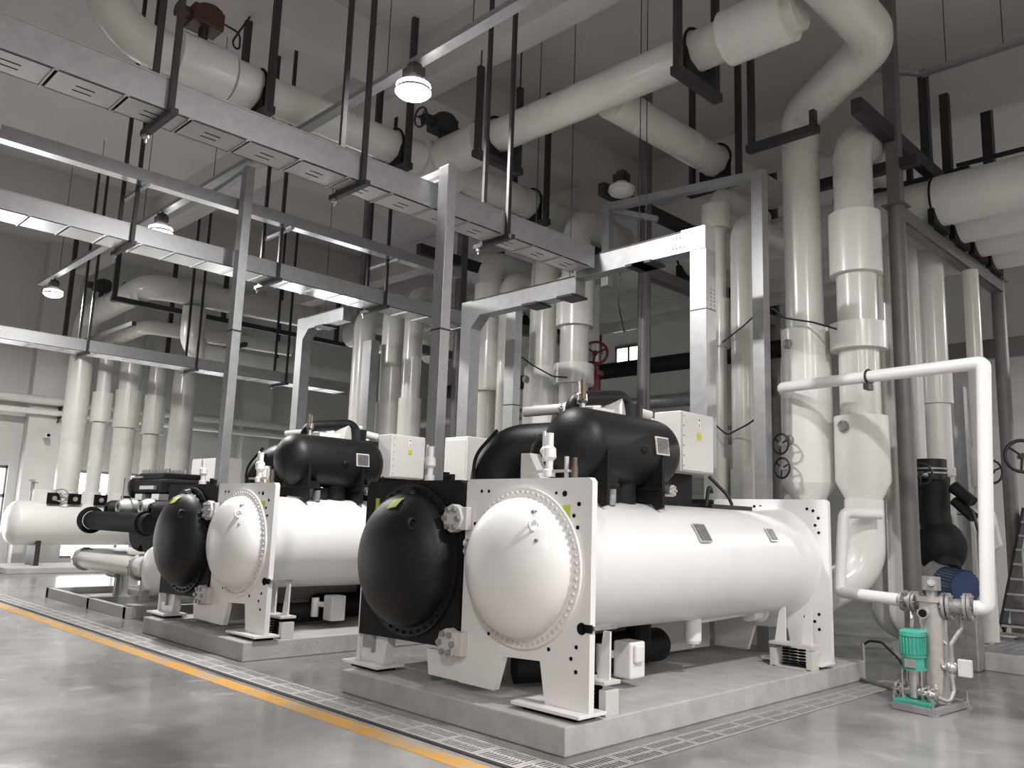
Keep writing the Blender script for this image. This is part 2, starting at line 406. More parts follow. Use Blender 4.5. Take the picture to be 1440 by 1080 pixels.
    # white supports below the evaporator
    b = MB(); b.prism([(-6.02, .50), (-5.56, .50), (-5.56, .28), (-5.98, .28)], (0, yf+.02, 0), (1, 0, 0), (0, 0, 1), (0, .05, 0)); b.build('support_plate', WHITE, t, .004)
    for y in (yf, yb-.1):
        b = MB(); b.prism([(-7.06, .60), (-6.60, .60), (-6.66, .27), (-7.02, .27)], (0, y+.03, 0), (1, 0, 0), (0, 0, 1), (0, .10, 0)); b.box(-7.07, -7.04, y, y+.3, .27, 1.0); b.box(-7.02, -6.99, y+.13, y+.3, .27, .55)
        f = b.build('foot', WHITE, t, .004)
        q = MB(); q.box(-6.98, -6.82, y+.005, y+.03, .40, .52); q.box(-6.82, -6.80, y-.01, y+.03, .36, .52); q.build('bracket', CAST, f)
    for x0, x1 in ((-7.14, -6.56), (-4.80, -4.10)):
        for y in (yf-.06, yb-.20):
            b = MB(); b.box(x0, x1, y-.06, y+.26, .245, .27); p_ = b.build('foot_plate', WHITE, t, .003)
            b = MB(); b.box(x0+.08, x1-.08, y, y+.22, .21, .245); b.build('rubber_pad', RUBM, p_)
    # spring isolator next to each condenser foot
    for y in (yf+.22, yb-.42):
        b = MB(); b.box(-4.62, -4.14, y, y+.2, .44, .47); b.box(-4.62, -4.55, y+.02, y+.18, .21, .40); b.box(-4.21, -4.14, y+.02, y+.18, .21, .40); b.box(-4.60, -4.16, y+.02, y+.18, .21, .225); iso = b.build('spring_isolator', BEIGE, t, .004)
        for k in range(3):
            q = MB(); c = (-4.47+.09*k, y+.1)
            for j in range(6): q.torus((c[0], c[1], .245+j*.031), (0, 0, 1), .034, .010, 12, 6)
            q.build('spring', HOLE, iso)
        g = MB()
        for x in (-4.60, -4.30): g.prism([(0, 0), (.14, 0), (.14, .36), (.07, .36)], (x, y+.1, .47), (.9, 0, 0), (0, 0, 1), (.0, .02, 0))
        g.build('gusset', WHITE, iso)
    # bolted junction blocks between the two plates
    for z, x in ((1.66, -5.62), (.60, -5.62)):
        b = MB(); b.cyl((x, yf-.10, z), (x, yf, z), .125, n=8); b.box(x, x+.16, yf-.07, yf, z-.1, z+.1)
        j = b.build('junction_block', BEIGE, t, .008)
        q = MB(); q.bolts((x, yf-.10, z), (0, -1, 0), .085, 6, .026, .03); q.build('block_bolts', CAST, j, kind='stuff')
    b = MB(); b.torus((-5.47, yf-.05, 1.45), (1, 0, 0), .03, .011, 14, 6); b.torus((-5.47, yf-.05, 1.385), (0, 1, 0), .03, .009, 14, 6); b.build('shackle', STEEL, pf)
    # oil separator
    vx, vz, vy0, vy1, vr = -4.83, 2.345, 5.38, 6.92, .335
    pr_ = [(0, 0)]+[(.26*(1-math.cos(PI/2*i/9)), vr*math.sin(PI/2*i/9)) for i in range(1, 10)]
    pr_ += [(vy1-vy0-.22+.22*math.sin(PI/2*i/9), vr*math.cos(PI/2*i/9)) for i in range(10)]
    b = MB(); b.lathe((vx, vy0, vz), (0, 1, 0), pr_, 40, 70); ves = b.build('oil_separator', RUB, t)
    c = Vector((vx+.345*math.cos(.12), 6.44, vz+.345*math.sin(.12)))
    f = MB(); f.bar(c-V(0, .10, 0), c+V(0, .10, 0), .17, .012, (1, 0, .12)); f.build('nameplate_frame', BEIGE, ves)
    f = MB(); f.bar(c-V(-.006, .085, 0), c+V(.006, .085, 0), .14, .012, (1, 0, .12)); f.build('nameplate', PLATE, ves)
    f = MB(); f.sph((vx+.335, 6.18, vz-.02), .05, 12, (.5, 1, .7)); f.build('boss', RUBM, ves)
    for y in (5.64, 6.45):
        f = MB(); f.prism([(-.28, .05), (.20, .02), (.27, -.04), (.34, -.02), (.335, .46), (-.31, .46)], (vx, y, 1.84), (1, 0, 0), (0, 0, 1), (0, .035, 0)); f.box(vx-.3, vx+.32, y-.02, y+.20, 1.98, 2.01); f.box(vx+.10, vx+.30, y+.02, y+.2, 2.01, 2.07); f.build('saddle', RUBM, ves, .004)
    f = MB(); f.cyl((vx, 6.25, 1.84), (vx, 6.25, vz), .15, n=20); f.cyl((vx+.05, 6.02, 1.85), (vx+.05, 6.02, 2.0), .10, n=16); f.build('drop_leg', RUBM, ves)
    f = MB(); f.cyl((vx+.20, 5.86, 1.82), (vx+.20, 5.86, 1.96), .05, n=14); f.build('sight_pot', CAST, ves)
    f = MB(); f.cyl((vx+.30, 6.56, 1.98), (vx+.38, 6.56, 1.98), .055, n=14); f.bolts((vx+.38, 6.56, 1.98), (1, 0, 0), .035, 5, .012, .02); f.build('sight_valve', STEEL, ves)
    # suction elbow and compressor
    b = MB(); b.tube([(ex+.06, 6.02, 1.75), (ex+.06, 6.02, 2.34), (ex+.60, 6.36, 2.38)], .295, .33, 26, True, 10); el = b.build('suction_elbow', RUB, t)
    b = MB(); b.tube([(ex+.06, 5.72, 1.80), (ex-.02, 5.72, 2.28), (ex+.20, 5.84, 2.56)], .018, .3, 8, True, 8); b.build('elbow_seam', RUBM, el)
    d = Vector((.54, .34, .04)).normalized(); p0 = Vector((ex+.56, 6.335, 2.45)); d = Vector((.54, .34, .05)).normalized()
    b = MB(); b.lathe(p0, d, [(0, 0), (0, .315), (.05, .315), (.05, .28), (.08, .28), (.08, 0)], 30); b.build('flange_ring', RUBM, el)
    b = MB(); b.lathe(p0+d*.09+V(0, 0, .10), d, [(0, 0), (0, .24), (.05, .33), (.22, .36), (.26, .31), (.42, .31), (.45, .33), (.62, .33), (.64, .2), (.64, 0)], 30); cmp_ = b.build('compressor_casing', BEIGE, t)
    b = MB(); b.tube([(-6.02, 6.16, 2.78), (-5.65, 6.3, 2.80), (-5.3, 6.7, 2.86), (-5.1, 7.1, 2.78)], .055, .12, 12); b.tube([(-5.85, 6.5, 2.86), (-5.5, 6.62, 2.93), (-5.2, 6.9, 2.9)], .03, .1, 10); b.build('casing_pipe', BEIGE, cmp_)
    b = MB(); b.cyl((-5.62, 6.35, 2.70), (-5.58, 6.30, 2.82), .07, n=14); b.bolts((-5.58, 6.30, 2.82), (.3, -.4, .9), .045, 5, .012, .02); b.cyl((-5.28, 6.2, 2.5), (-5.05, 6.15, 2.58), .06, .08, 14); b.build('casing_port', CAST, cmp_)
    b = MB(); b.box(-5.34, -5.04, 6.10, 6.46, 2.56, 2.76); b.sph((-5.12, 6.50, 2.70), .10, 14); b.build('guide_vane_actuator', WHITE, cmp_)
    b = MB(); b.lathe((-5.75, 7.15, 2.33), (-.12, 1, 0), [(0, 0), (0, .40), (.10, .46), (1.05, .46), (1.12, .40), (1.12, 0)], 36); mo = b.build('compressor_motor', RUBM, t)
    b = MB(); b.tube([(-6.3, 7.25, 2.55), (-6.2, 7.5, 1.7)], .2, 0, 16); b.tube([(-5.6, 8.0, 2.3), (-5.6, 8.0, 1.7)], .16, 0, 16); b.build('motor_leg', RUBM, mo)
    q = MB()
    for y in (7.35, 8.1): q.torus((-5.78, y, 2.83), (1, 0, 0), .06, .025, 16, 8)
    q.build('lifting_eye', WHITE, mo)
    q = MB(); q.box(-5.32, -5.31, 7.3, 7.48, 2.42, 2.60); q.build('label_card', BEIGE, mo)
    # discharge loop over the separator
    b = MB(); b.tube([(-5.20, 5.98, 2.45), (-5.20, 5.98, 2.83), (-5.12, 6.70, 2.93), (-5.10, 6.74, 2.66)], .075, .14, 18, True, 8); lp = b.build('discharge_loop', RUB, t)
    b = MB(); b.cyl((-5.10, 6.74, 2.50), (-5.10, 6.74, 2.85), .135, n=26); b.build('loop_muff', RUB, lp)
    b = MB(); b.tube([(-5.42, 5.80, 1.9), (-5.42, 5.80, 2.40), (-5.10, 5.90, 2.44)], .115, .14, 18, True, 8); b.build('riser_bend', RUB, lp)
    # relief valves
    def valve(x, y, z, s=1., m=STEEL, arm=True):
        b = MB(); b.lathe((x, y, z), (0, 0, 1), [(0, 0), (0, .05*s), (.05*s, .05*s), (.06*s, .03*s), (.12*s, .03*s), (.15*s, .055*s), (.22*s, .05*s), (.24*s, .03*s), (.34*s, .03*s), (.34*s, 0)], 14)
        if arm: b.box(x-.07*s, x-.05*s, y-.01, y+.01, z+.12*s, z+.36*s); b.sph((x-.05*s, y, z+.2*s), .04*s, 10)
        return b.build('relief_valve', m, t)
    valve(-4.62, 5.04, 2.02, 1.05, WHITE)
    b = MB(); b.box(-4.86, -4.40, 5.02, 5.08, 2.055, 2.075); b.cyl((-4.44, 5.05, 2.0), (-4.44, 5.05, 2.18), .018, n=8); b.build('valve_manifold', BEIGE, t)
    b = MB(); b.cyl((-4.36, 5.06, 2.0), (-4.36, 5.06, 2.10), .026, n=10); b.cyl((-4.36, 5.06, 2.10), (-4.36, 5.06, 2.17), .018, n=10); b.build('brass_cap', BRASS, t)
    valve(-6.12, 5.02, 2.0, .95, WHITE)
    b = MB(); b.cyl((-5.93, 5.06, 2.0), (-5.93, 5.06, 2.08), .03, n=10); b.cyl((-5.85, 5.06, 2.0), (-5.85, 5.06, 2.06), .03, n=10); b.build('port_cap', RUBM, t)
    b = MB(); b.prism([(0, 0), (.26, 0), (.10, .26), (0, .26)], (-5.20, 5.3, 1.99), (1, 0, 0), (0, 0, 1), (0, .14, 0)); b.build('lifting_gusset', BEIGE, t)
    valve(-5.05, 5.95, 2.66, .9, STEEL); b = MB(); b.cyl((-5.0, 5.9, 2.80), (-5.0, 5.9, 2.98), .028, n=10); b.build('brass_cap', BRASS, t)
    # control cabinet
    b = MB(); b.box(-5.02, -4.70, 7.06, 7.66, 2.20, 2.81); cab = b.build('control_cabinet', BEIGE, t, .008)
    b = MB(); b.box(-4.70, -4.685, 7.075, 7.645, 2.215, 2.795); dr = b.build('cabinet_door', BEIGE, cab, .004)
    b = MB()
    for k in range(6): b.cyl((-4.69, 7.09, 2.26+.1*k), (-4.678, 7.09, 2.26+.1*k), .008, n=8)
    b.build('door_screws', CAST, dr, kind='stuff')
    b = MB(); b.box(-4.684, -4.681, 7.34, 7.41, 2.54, 2.61); b.build('sticker', LIME, dr)
    b = MB(); b.box(-4.684, -4.681, 7.35, 7.39, 2.66, 2.76); b.build('lettered_tag', WHITE, dr)
    b = MB(); b.box(-4.6805, -4.680, 7.36, 7.38, 2.73, 2.75); b.box(-4.6805, -4.680, 7.365, 7.375, 2.67, 2.70); b.build('tag_print', HOLE, dr)
    b = MB(); b.box(-4.98, -4.93, 7.1, 7.62, 1.84, 2.20); b.tube([(-4.76, 7.0, 2.2), (-4.8, 6.95, 2.12), (-5.0, 6.9, 2.05)], .02, .05, 8); b.build('cabinet_bracket', RUBM, cab)
    b = MB(); b.box(-5.30, -4.75, 7.72, 8.55, 1.80, 1.90); b.tube([(-4.75, 7.6, 1.88), (-4.72, 7.62, 2.1), (-4.74, 7.7, 2.02)], .02, .04, 8); b.tube([(-4.9, 7.9, 2.2), (-4.7, 7.95, 2.0), (-4.68, 8.0, 1.9)], .018, .1, 8); b.build('cable_harness', CABLE, t)
    # second cabinet above the evaporator
    b = MB(); b.box(-6.50, -6.24, 5.9, 6.3, 1.84, 1.86); b.box(-6.62, -6.22, 6.62, 6.85, 1.83, 2.42); b.build('starter_cabinet', BEIGE, t, .006)
    # things below the drums
    b = MB(); b.cyl((-4.75, 7.35, .55), (-4.75, 7.35, .80), .085, n=18); b.lathe((-4.75, 7.35, .55), (0, 0, -1), [(0, .085), (.03, .07), (.04, .02), (.06, .02), (.06, 0)], 18); b.build('filter_pot', WHITE, t)
    b = MB(); b.tube([(-4.78, 7.45, .72), (-4.8, 8.3, .74), (-4.85, 8.8, .74)], .025, .05, 10); b.cyl((-4.82, 8.55, .74), (-4.82, 8.75, .74), .09, n=16); b.cyl((-4.82, 8.76, .74), (-4.82, 8.82, .74), .11, n=16); b.build('drain_line', WHITE, t)
    b = MB(); b.lathe((-5.35, 6.4, .42), (0, 1, 0), [(0, 0), (0, .15), (.05, .17), (1.2, .17), (1.25, .14), (1.25, 0)], 24); b.tube([(-5.4, 5.5, .36), (-5.1, 6.0, .38), (-5.1, 6.6, .40)], .13, .3, 16); b.tube([(-5.3, 7.2, .42), (-5.3, 7.2, .75), (-5.6, 7.2, .9)], .13, .12, 16); b.build('liquid_line', RUBM, t)
    b = MB(); b.box(-4.86, -4.66, 6.22, 6.44, .30, .62); b.box(-4.66, -4.62, 6.25, 6.38, .44, .60); ac = b.build('float_actuator', WHITE, t, .02)
    b = MB(); b.cyl((-4.94, 6.15, .34), (-4.94, 6.15, .58), .05, n=12); b.cyl((-4.98, 6.14, .5), (-4.84, 6.2, .5), .035, n=10); b.build('gland', WHITE, ac)
    b = MB(); b.box(-5.58, -5.52, 5.2, 8.9, .28, .72); b.build('side_rail', BEIGE, t)
    return t
C1 = chiller()
C2 = dup(C1, (-DX, 0, 0), 'second chiller from the right, white and black domes, on the middle plinth')

# ------------------------------------------------------------------ lamps and the lamp channel
def lamp(x, y, label, z=6.28, lit=True):
    t = thing('high_bay_lamp', label, 'lamp', (x, y, z), 'high bay lamps' if lit else None)
    b = MB(); b.cyl((x, y, z+.16), (x, y, z+.32), .085, n=18); b.cyl((x, y, z+.30), (x, y, z+.365), .02, n=8)
    for k in range(8): b.box(x-.1, x+.1, y-.012+(k-3.5)*.022, y+(k-3.5)*.022, z+.17, z+.28)
    b.build('driver_housing', DARK, t)
    b = MB(); b.lathe((x, y, z+.16), (0, 0, -1), [(0, .085), (.05, .13), (.13, .20), (.16, .20)], 28); b.build('reflector', BEIGE, t)
    b = MB(); b.lathe((x, y, z+.02), (0, 0, -1), [(-.06, .19), (0, .195), (.05, .17), (.08, .10), (.09, 0)], 24); b.build('lens', LAMPE if lit else BEIGE, t)
    if lit:
        l = D.lights.new('lamp_light', 'AREA'); l.shape = 'DISK'; l.size = .36; l.energy = LAMP_W; l.color = (1, .985, .975); l.spread = PI
        o = D.objects.new('lamp_light', l); o.parent = t; o.location = (0, 0, -.11); COL.objects.link(o)
    return t
LBL = ['lit high bay lamp on the channel above the nearest chiller, upper centre', 'lit high bay lamp in the middle, above the wide second tray', 'lit high bay lamp farthest left, near the left wall']
for i, (x, y) in enumerate(LAMP_XY): lamp(x, y, LBL[i] if i < 3 else 'lit high bay lamp added outside the view to light the hall')
def chan(mb, p, q, w=.1, h=.06):
    """open strip channel: web plus two lips"""
    mb.bar(p, q, w, .008); d, a, c = frame(Vector(q)-Vector(p))
    for s in (-1, 1): o = a*(w/2-.004)*s+c*h/2; mb.bar(Vector(p)+o, Vector(q)+o, .008, h)
    return mb
def rods(name, parent, pts, ztop, r=.006, m=DARK):
    for x, y, z in pts:
        b = MB(); b.cyl((x, y, z), (x, y, ztop), r, n=6); b.build(name, m, parent)
t = thing('lamp_channel', 'long thin metal channel on rods that carries the row of lamps', 'lamp channel', (-8, 5.2, 6.6))
b = MB(); chan(b, (5, 5.14, 6.66), (-21, 5.36, 6.66), .14, .06); b.build('strip_channel', GALV, t)
rods('hanging_rod', t, [(x, 5.2-.0085*(x+6), 6.66) for x in (-2, -4, -6.0, -7.5, -10.5, -12, -14.8, -17.5, -19.5)], ZC)

# ------------------------------------------------------------------ cable trays
def tray(label, xn, w, z0, z1, y0, y1, plate, hang, m=GALV, mu=GALVL, slots=True, htop=ZC, wide=.05, group=None):
    xf = xn-w; t = thing('cable_tray', label, 'cable tray', (xn, y0, z0), group)
    for x in (xn-.012, xf):
        b = MB(); b.box(x, x+.012, y0, y1, z0, z1); b.box(x-.006, x+.018, y0, y1, z1, z1+.014); b.build('side_rail', m, t)
    b = MB(); b.box(xf, xn, y0, y1, z1+.002, z1+.012); b.build('lid', m, t)
    n = int((y1-y0)/plate); me = None
    for k in range(n):
        y = y0+(k+.5)*plate
        if me is None:
            q = MB(); L = plate-.03; q.box(-w/2, w/2, -L/2, L/2, 0, .012)
            q.box(-w/2, w/2, L/2-.012, L/2, -.012, 0)
            me = D.meshes.new('cover_plate'); me.from_pydata(q.v, [], q.f); me.materials.append(mu)
            if slots:
                q = MB()
                for sx in (-.07, .05): q.box(w*sx*2-.006, w*sx*2+.006, -.08, .06, -.002, .001); 
                ms = D.meshes.new('slot'); ms.from_pydata(q.v, [], q.f); ms.materials.append(HOLE)
        o = D.objects.new('cover_plate', me); COL.objects.link(o); o.parent = t; o.location = (-w/2, y-y0, 0)
        if slots: s_ = D.objects.new('slots', ms); COL.objects.link(s_); s_.parent = o; s_['kind'] = 'stuff'
    for y in hang:
        for x in (xn+wide/2+.005, xf-wide/2-.005):
            b = MB(); b.bar((x, y, z0-.03), (x, y, htop), wide, .04, (1, 0, 0)); b.build('hanger_post', DARK, t)
        b = MB(); b.bar((xf-.16, y, z0-.035), (xn+.12, y, z0-.035), .06, .05); b.build('hanger_crossbar', DARK, t)
        b = MB(); b.cyl((xf-.10, y, z0-.13), (xf-.10, y, z0+.0), .012, n=6); b.cyl((xf-.10, y, z0-.09), (xf-.10, y, z0-.06), .03, n=6); b.build('anchor_bolt', STEEL, t)
    return t
tray('near galvanized cable tray crossing from top left to the centre above the chillers', -6.57, .36, 4.87, 5.14, -1.0, 7.92, .52, (2.45, 4.34, 6.33))
T2 = tray('middle galvanized cable tray with bright underside plates above the second chiller', -11.35, .50, 5.20, 5.44, -1.0, 10.4, .46, (.9, 3.92, 6.10, 8.12), slots=False, mu=SHEET)
tray('far left cable tray passing in front of the cream header risers', -18.5, .55, 4.86, 5.10, 1.0, 12.6, .62, (3.2, 5.75, 8.1, 10.4), slots=False, mu=SHEET)
t = T2
b = MB(); b.box(-11.27, -11.10, 2.2, 9.6, 5.99, 6.01); b.build('channel_web', SHEET, t)
b = MB(); b.box(-11.285, -11.27, 2.2, 9.6, 5.99, 6.16); b.build('channel_side', GALV, t); b = MB(); b.box(-11.105, -11.09, 2.2, 9.6, 5.99, 6.16); b.build('channel_side', GALV, t)
for y in (3.92, 6.10, 8.12):
    b = MB(); b.bar((-11.9, y+.03, 5.95), (-11.04, y+.03, 5.95), .05, .04); b.build('clip_arm', GALV, t)
# trunk that runs across behind the chillers and drops to the cabinet
def trunk(label, x0, x1, y, z0, z1, dep, drop_r=None, drop_l=None, rodx=()):
    t = thing('cable_duct', label, 'cable duct', (x0, y, z0))
    b = MB(); b.box(x0, x1, y, y+dep, z0, z1); tr = b.build('trunk_run', GALV, t, .004)
    b = MB(); b.box(x0, x1, y-.006, y, z1-.012, z1+.006); b.build('lid_edge', DARK, tr)
    if drop_r:
        b = MB(); b.prism([(0, 0), (-.16, 0), (-.28, .12), (-.28, z1-z0+.01), (.04, z1-z0+.01), (.04, 0)], (x1, y-.012, z0), (1, 0, 0), (0, 0, 1), (0, dep+.02, 0)); b.build('elbow_box', GALVL, t, .004)
        b = MB(); b.box(x1-.17, x1+.05, y, y+dep, drop_r, z0); d_ = b.build('drop_run', GALV, t, .004)
        b = MB(); b.box(x1-.171, x1+.051, y-.004, y+dep+.004, 4.1, 4.11); b.build('joint_line', DARK, d_)
        q = MB()
        for k in range(6):
            for xx in (.012, .036): q.cyl((x1+.05, y+.06+xx*3, 4.12+.045*k), (x1+.053, y+.06+xx*3, 4.12+.045*k), .008, n=6)
            q.cyl((x1-.40+.05*k, y-.008, z1-.07), (x1-.40+.05*k, y+.001, z1-.07), .008, n=6); q.cyl((x1-.40+.05*k, y-.008, z0+.07), (x1-.40+.05*k, y+.001, z0+.07), .008, n=6)
        q.build('rivets', DARK, d_, kind='stuff')
    if drop_l:
        b = MB(); b.prism([(0, 0), (.22, 0), (.22, z0-drop_l-.18), (.40, z0-drop_l), (.40, z1-drop_l), (0, z1-drop_l)], (x0-.22, y+.001, drop_l), (1, 0, 0), (0, 0, 1), (0, dep, 0)); b.build('drop_run', GALV, t, .004)
    rods('hanging_rod', t, [(x, y+.05, z0-.02) for x in rodx], ZC, .006)
    for x in rodx:
        b = MB(); b.box(x-.14, x+.14, y-.05, y+dep+.06, z0-.03, z0); b.build('rod_bracket', DARK, t)
    return t
trunk('galvanized cable trunk above the nearest chiller, dropping to its control cabinet', -6.95, -5.02, 7.98, 4.82, 5.08, .2, 2.3, None, (-5.95, -5.85))
trunk('galvanized cable trunk behind the black dome of the nearest chiller with goose neck drop', -8.98, -6.95, 8.0, 4.62, 4.86, .2, None, 2.1, (-7.75, -7.1))
trunk('galvanized cable trunk with goose neck drop behind the second chiller', -13.72, -12.4, 8.0, 5.08, 5.32, .2, None, 1.9, (-13.1,))
def upright(name, label, x, y, z0, z1, w, d, arm=None, holes=False):
    t = thing(name, label, 'cable riser', (x, y, z0))
    b = MB(); b.box(x-w/2, x+w/2, y, y+d, z0, z1); p_ = b.build('riser_channel', GALV, t, .004)
    b = MB(); b.box(x-w/2-.006, x+w/2+.006, y-.005, y+d+.005, z0+(z1-z0)*.47, z0+(z1-z0)*.475); b.build('joint_line', DARK, p_)
    if arm: b = MB(); b.bar((x, y+d/2, z1-.04), arm, .09, .07); b.build('top_arm', GALV, t)
    return t
upright('cable_riser', 'tall galvanized riser standing on the near black drum, armed to the near tray', -6.36, 5.20, 1.97, 5.27, .15, .12, (-7.05, 5.26, 5.22))
upright('cable_riser', 'tall galvanized riser standing on the second black drum, passing the middle tray', -10.92, 5.22, 1.97, 6.60, .15, .13, (-12.0, 5.3, 6.50))
upright('cable_riser', 'galvanized riser between the two front riser pipes of the second chiller', -9.21, 9.05, 2.01, 5.05, .21, .16)
upright('cable_riser', 'galvanized riser left of the paired far risers behind the second chiller', -13.95, 9.62, .0, 5.2, .30, .2)
t = thing('cable_portal', 'galvanized portal of two uprights and a top beam behind the nearest chiller', 'cable portal', (-5.12, 9.5, .21))
b = MB(); b.box(-5.24, -5.08, 9.50, 9.66, .21, 6.32); b.build('upright', GALV, t, .004)
b = MB(); b.box(-7.75, -7.62, 9.5, 9.62, 5.2, 6.50); b.build('upright', GALV, t, .004)
b = MB(); b.bar((-7.75, 9.56, 6.46), (-5.08, 9.58, 6.27), .12, .11); b.build('top_beam', GALV, t)
b = MB(); b.bar((-7.70, 9.6, 6.44), (-7.0, 9.9, 6.2), .08, .08); b.build('brace', GALV, t)

# ------------------------------------------------------------------ pipe helpers
def pipe_thing(name, label, loc, group=None): return thing(name, label, 'pipe', loc, group)
def sleeve(mb, p, q, R, lip=.015):
    p, q = Vector(p), Vector(q); L = (q-p).length
    return mb.lathe(p, q-p, [(0, R*.45), (0, R), (L, R), (L, R*.45)], 30)
def disc(name, parent, x, y, z, r, nrm, m=CAST):
    n = Vector(nrm).normalized(); b = MB(); c = Vector((x, y, z)); b.cyl(c-n*.02, c+n*.025, r, n=20); b.torus(c+n*.025, n, r*.8, r*.16, 20, 6); return b.build(name, m, parent)
FACE = (.45, -.89, 0)
# risers of the near chiller
def r1(x, label, top='header', y=10.2):
    t = pipe_thing('riser_pipe', label, (x, y, 1.4))
    ztop = 7.22 if top == 'loop' else 6.4
    b = MB()
    if top == 'loop': b.tube([(x, y, 4.1), (x, y-.02, 6.85)], .240, 0, 30); q = MB(); q.tube([(x, y, 6.70), (x, y-.05, 7.20), (x+1.38, y-1.05, 7.25), (x+1.50, y-1.4, 7.25), (x+1.50, 2.0, 7.3)], .25, .40, 30, True, 12); q.build('loop_run', CREAM, t)
    else: b.tube([(x, y, 4.1), (x, y, 6.3), (x, y+1.4, 6.3)], .24, .40, 26, True, 9)
    b.build('upper_pipe', CREAM, t)
    b = MB(); b.lathe((x, y, 4.24), (0, 0, -1), [(0, .22), (0, .305), (.36, .305), (.365, .315), (1.98, .325), (2.0, .325), (2.22, .19), (2.26, .19)], 36); b.build('wide_jacket', CREAM2, t)
    b = MB(); b.tube([(x, y, 2.0), (x, y, 1.55), (x, 9.46, 1.5)], .18, .25, 18); b.build('lower_pipe', CREAM2, t)
    for z in (4.02, 2.78): disc('gauge_port', t, x+.1*.3-.12, y-.31, z, .062, (-.35, -1, 0))
    return t
def r2(x, label, y=10.2):
    t = pipe_thing('riser_pipe', label, (x, y, .8))
    b = MB(); b.tube([(x, y, 2.9), (x, y, 6.75), (x-.10, y+1.4, 6.75)], .24, .40, 28, True, 9); b.build('upper_pipe', CREAM, t)
    for z0, z1, R in ((3.89, 4.22, .335), (4.86, 5.66, .315)):
        b = MB(); sleeve(b, (x, y, z0), (x, y, z1), R); b.build('collar', CREAM2, t)
    b = MB(); b.lathe((x, y, 3.06), (0, 0, -1), [(0, .24), (0, .315), (.79, .32), (1.03, .20), (1.08, .20)], 36); b.build('wide_jacket', CREAM2, t)
    b = MB(); b.tube([(x, y, 2.05), (x, y, 1.22), (x-.60, y-.62, .74)], .225, .5, 26, True, 10); b.build('lower_elbow', CREAM2, t)
    disc('gauge_port', t, x-.09, y-.31, 2.92, .07, (-.35, -1, 0))
    return t
r1(-4.87, 'wide cream riser behind the nearest chiller, left of the big pair at right', 'loop')
r2(-4.18, 'cream riser with collars beside the dark column, right of the big pair at right')
r1(-4.87-4.70, 'cream riser with grey port behind the large black elbow, left of the collared one')
r2(-4.18-4.68, 'thick cream riser with collars standing behind the nearest black oil vessel')
def slim(x, label, parts, r, ztop, y=10.2, dirv=(0, 1.4, 0), col=CREAM, zb=0.0, fil=.3):
    t = pipe_thing('riser_pipe', label, (x, y, zb))
    b = MB(); pts = [(x, y, zb), (x, y, ztop)]
    if dirv: pts.append((x+dirv[0], y+dirv[1], ztop+dirv[2]))
    b.tube(pts, r, fil, 24, True, 9); b.build('pipe_run', col, t)
    for z0, z1, R in parts:
        b = MB(); sleeve(b, (x, y, z0), (x, y, z1), R); b.build('collar', col, t)
    return t
slim(-6.18, 'slim cream riser partly behind the galvanized drop of the near cabinet', [(4.17, 4.88, .175), (5.92, 6.28, .215), (.3, 2.6, .19)], .135, 6.5)
slim(-5.77, 'slim plain cream riser with curved top, left of the galvanized portal upright', [(.3, 2.45, .19)], .165, 5.97, fil=.32)
slim(-10.96, 'cream riser with long collar left of the large black elbow', [(3.95, 4.85, .30), (5.3, 5.95, .28)], .235, 6.4)
slim(-10.45, 'plain grey cream riser half hidden by a galvanized riser behind second chiller', [], .17, 6.0)
slim(-13.86, 'left of two collared risers behind the second chiller motor', [(2.75, 3.95, .275)], .235, 6.0)
slim(-13.18, 'right of two collared risers behind the second chiller motor', [(2.75, 4.0, .23)], .19, 6.2)
slim(-14.9, 'cream riser next to the bright goose neck trunk behind the second chiller', [], .24, 6.0)
slim(-4.43, 'cream drop pipe with floor bend behind the dark column at right', [(1.3, 1.32, .19)], .18, 5.3, y=11.4, dirv=None, zb=.85)
slim(-4.13, 'second cream drop pipe behind the dark column, nearer the pump set', [], .15, 5.3, y=11.12, dirv=None, zb=.85)
t = pipe_thing('floor_bend', 'two cream pipe bends near the floor behind the dark column', (-4.2, 11.6, .4))
for x, y, r in ((-4.43, 11.4, .18), (-4.13, 11.12, .15)):
    b = MB(); b.tube([(x, y, .84), (x, y, .58), (x+.36, y+.16, .40)], r, .35, 20, True, 9); b.build('bend', CREAM, t)

# overhead pipes
t = pipe_thing('overhead_pipe', 'thick overhead pipe rising from valve to upper right, above the centre', (-6.4, 7.76, 7.15))
b = MB(); b.tube([(-9.405, 7.74, 7.15), (-3.68, 7.78, 7.15)], .235, 0, 30); b.build('pipe_run', CREAM, t)
b = MB(); sleeve(b, (-4.55, 7.78, 7.15), (-3.80, 7.78, 7.15), .31); b.build('collar', CREAM2, t)
b = MB(); sleeve(b, (-9.405, 7.74, 7.15), (-8.55, 7.74, 7.15), .31); b.build('collar', CREAM, t)
t = pipe_thing('overhead_pipe', 'long overhead pipe with upward bend and brown actuator, upper left', (-9.75, 6, 7.15))
b = MB(); b.tube([(-9.75, 2.75, ZC-.02), (-9.75, 2.75, 7.15), (-9.75, 12.0, 7.15)], .25, .62, 30, True, 12); b.build('pipe_run', CREAM, t)
b = MB(); sleeve(b, (-9.75, 3.62, 7.15), (-9.75, 4.30, 7.15), .335); b.build('valve_jacket', CREAM2, t)
b = MB(); sleeve(b, (-9.75, 4.35, 7.15), (-9.75, 4.66, 7.15), .285); b.build('collar', CREAM2, t)
b = MB(); sleeve(b, (-9.75, 7.45, 7.15), (-9.75, 8.25, 7.15), .33); b.build('valve_jacket', CREAM, t)
b = MB(); b.tube([(-6.42, 8.02, 7.15), (-6.36, 12.3, 7.15)], .235, 0, 26); tag(b.build('overhead_pipe', CREAM), 'short overhead branch pipe running back from the thick centre pipe', 'pipe')
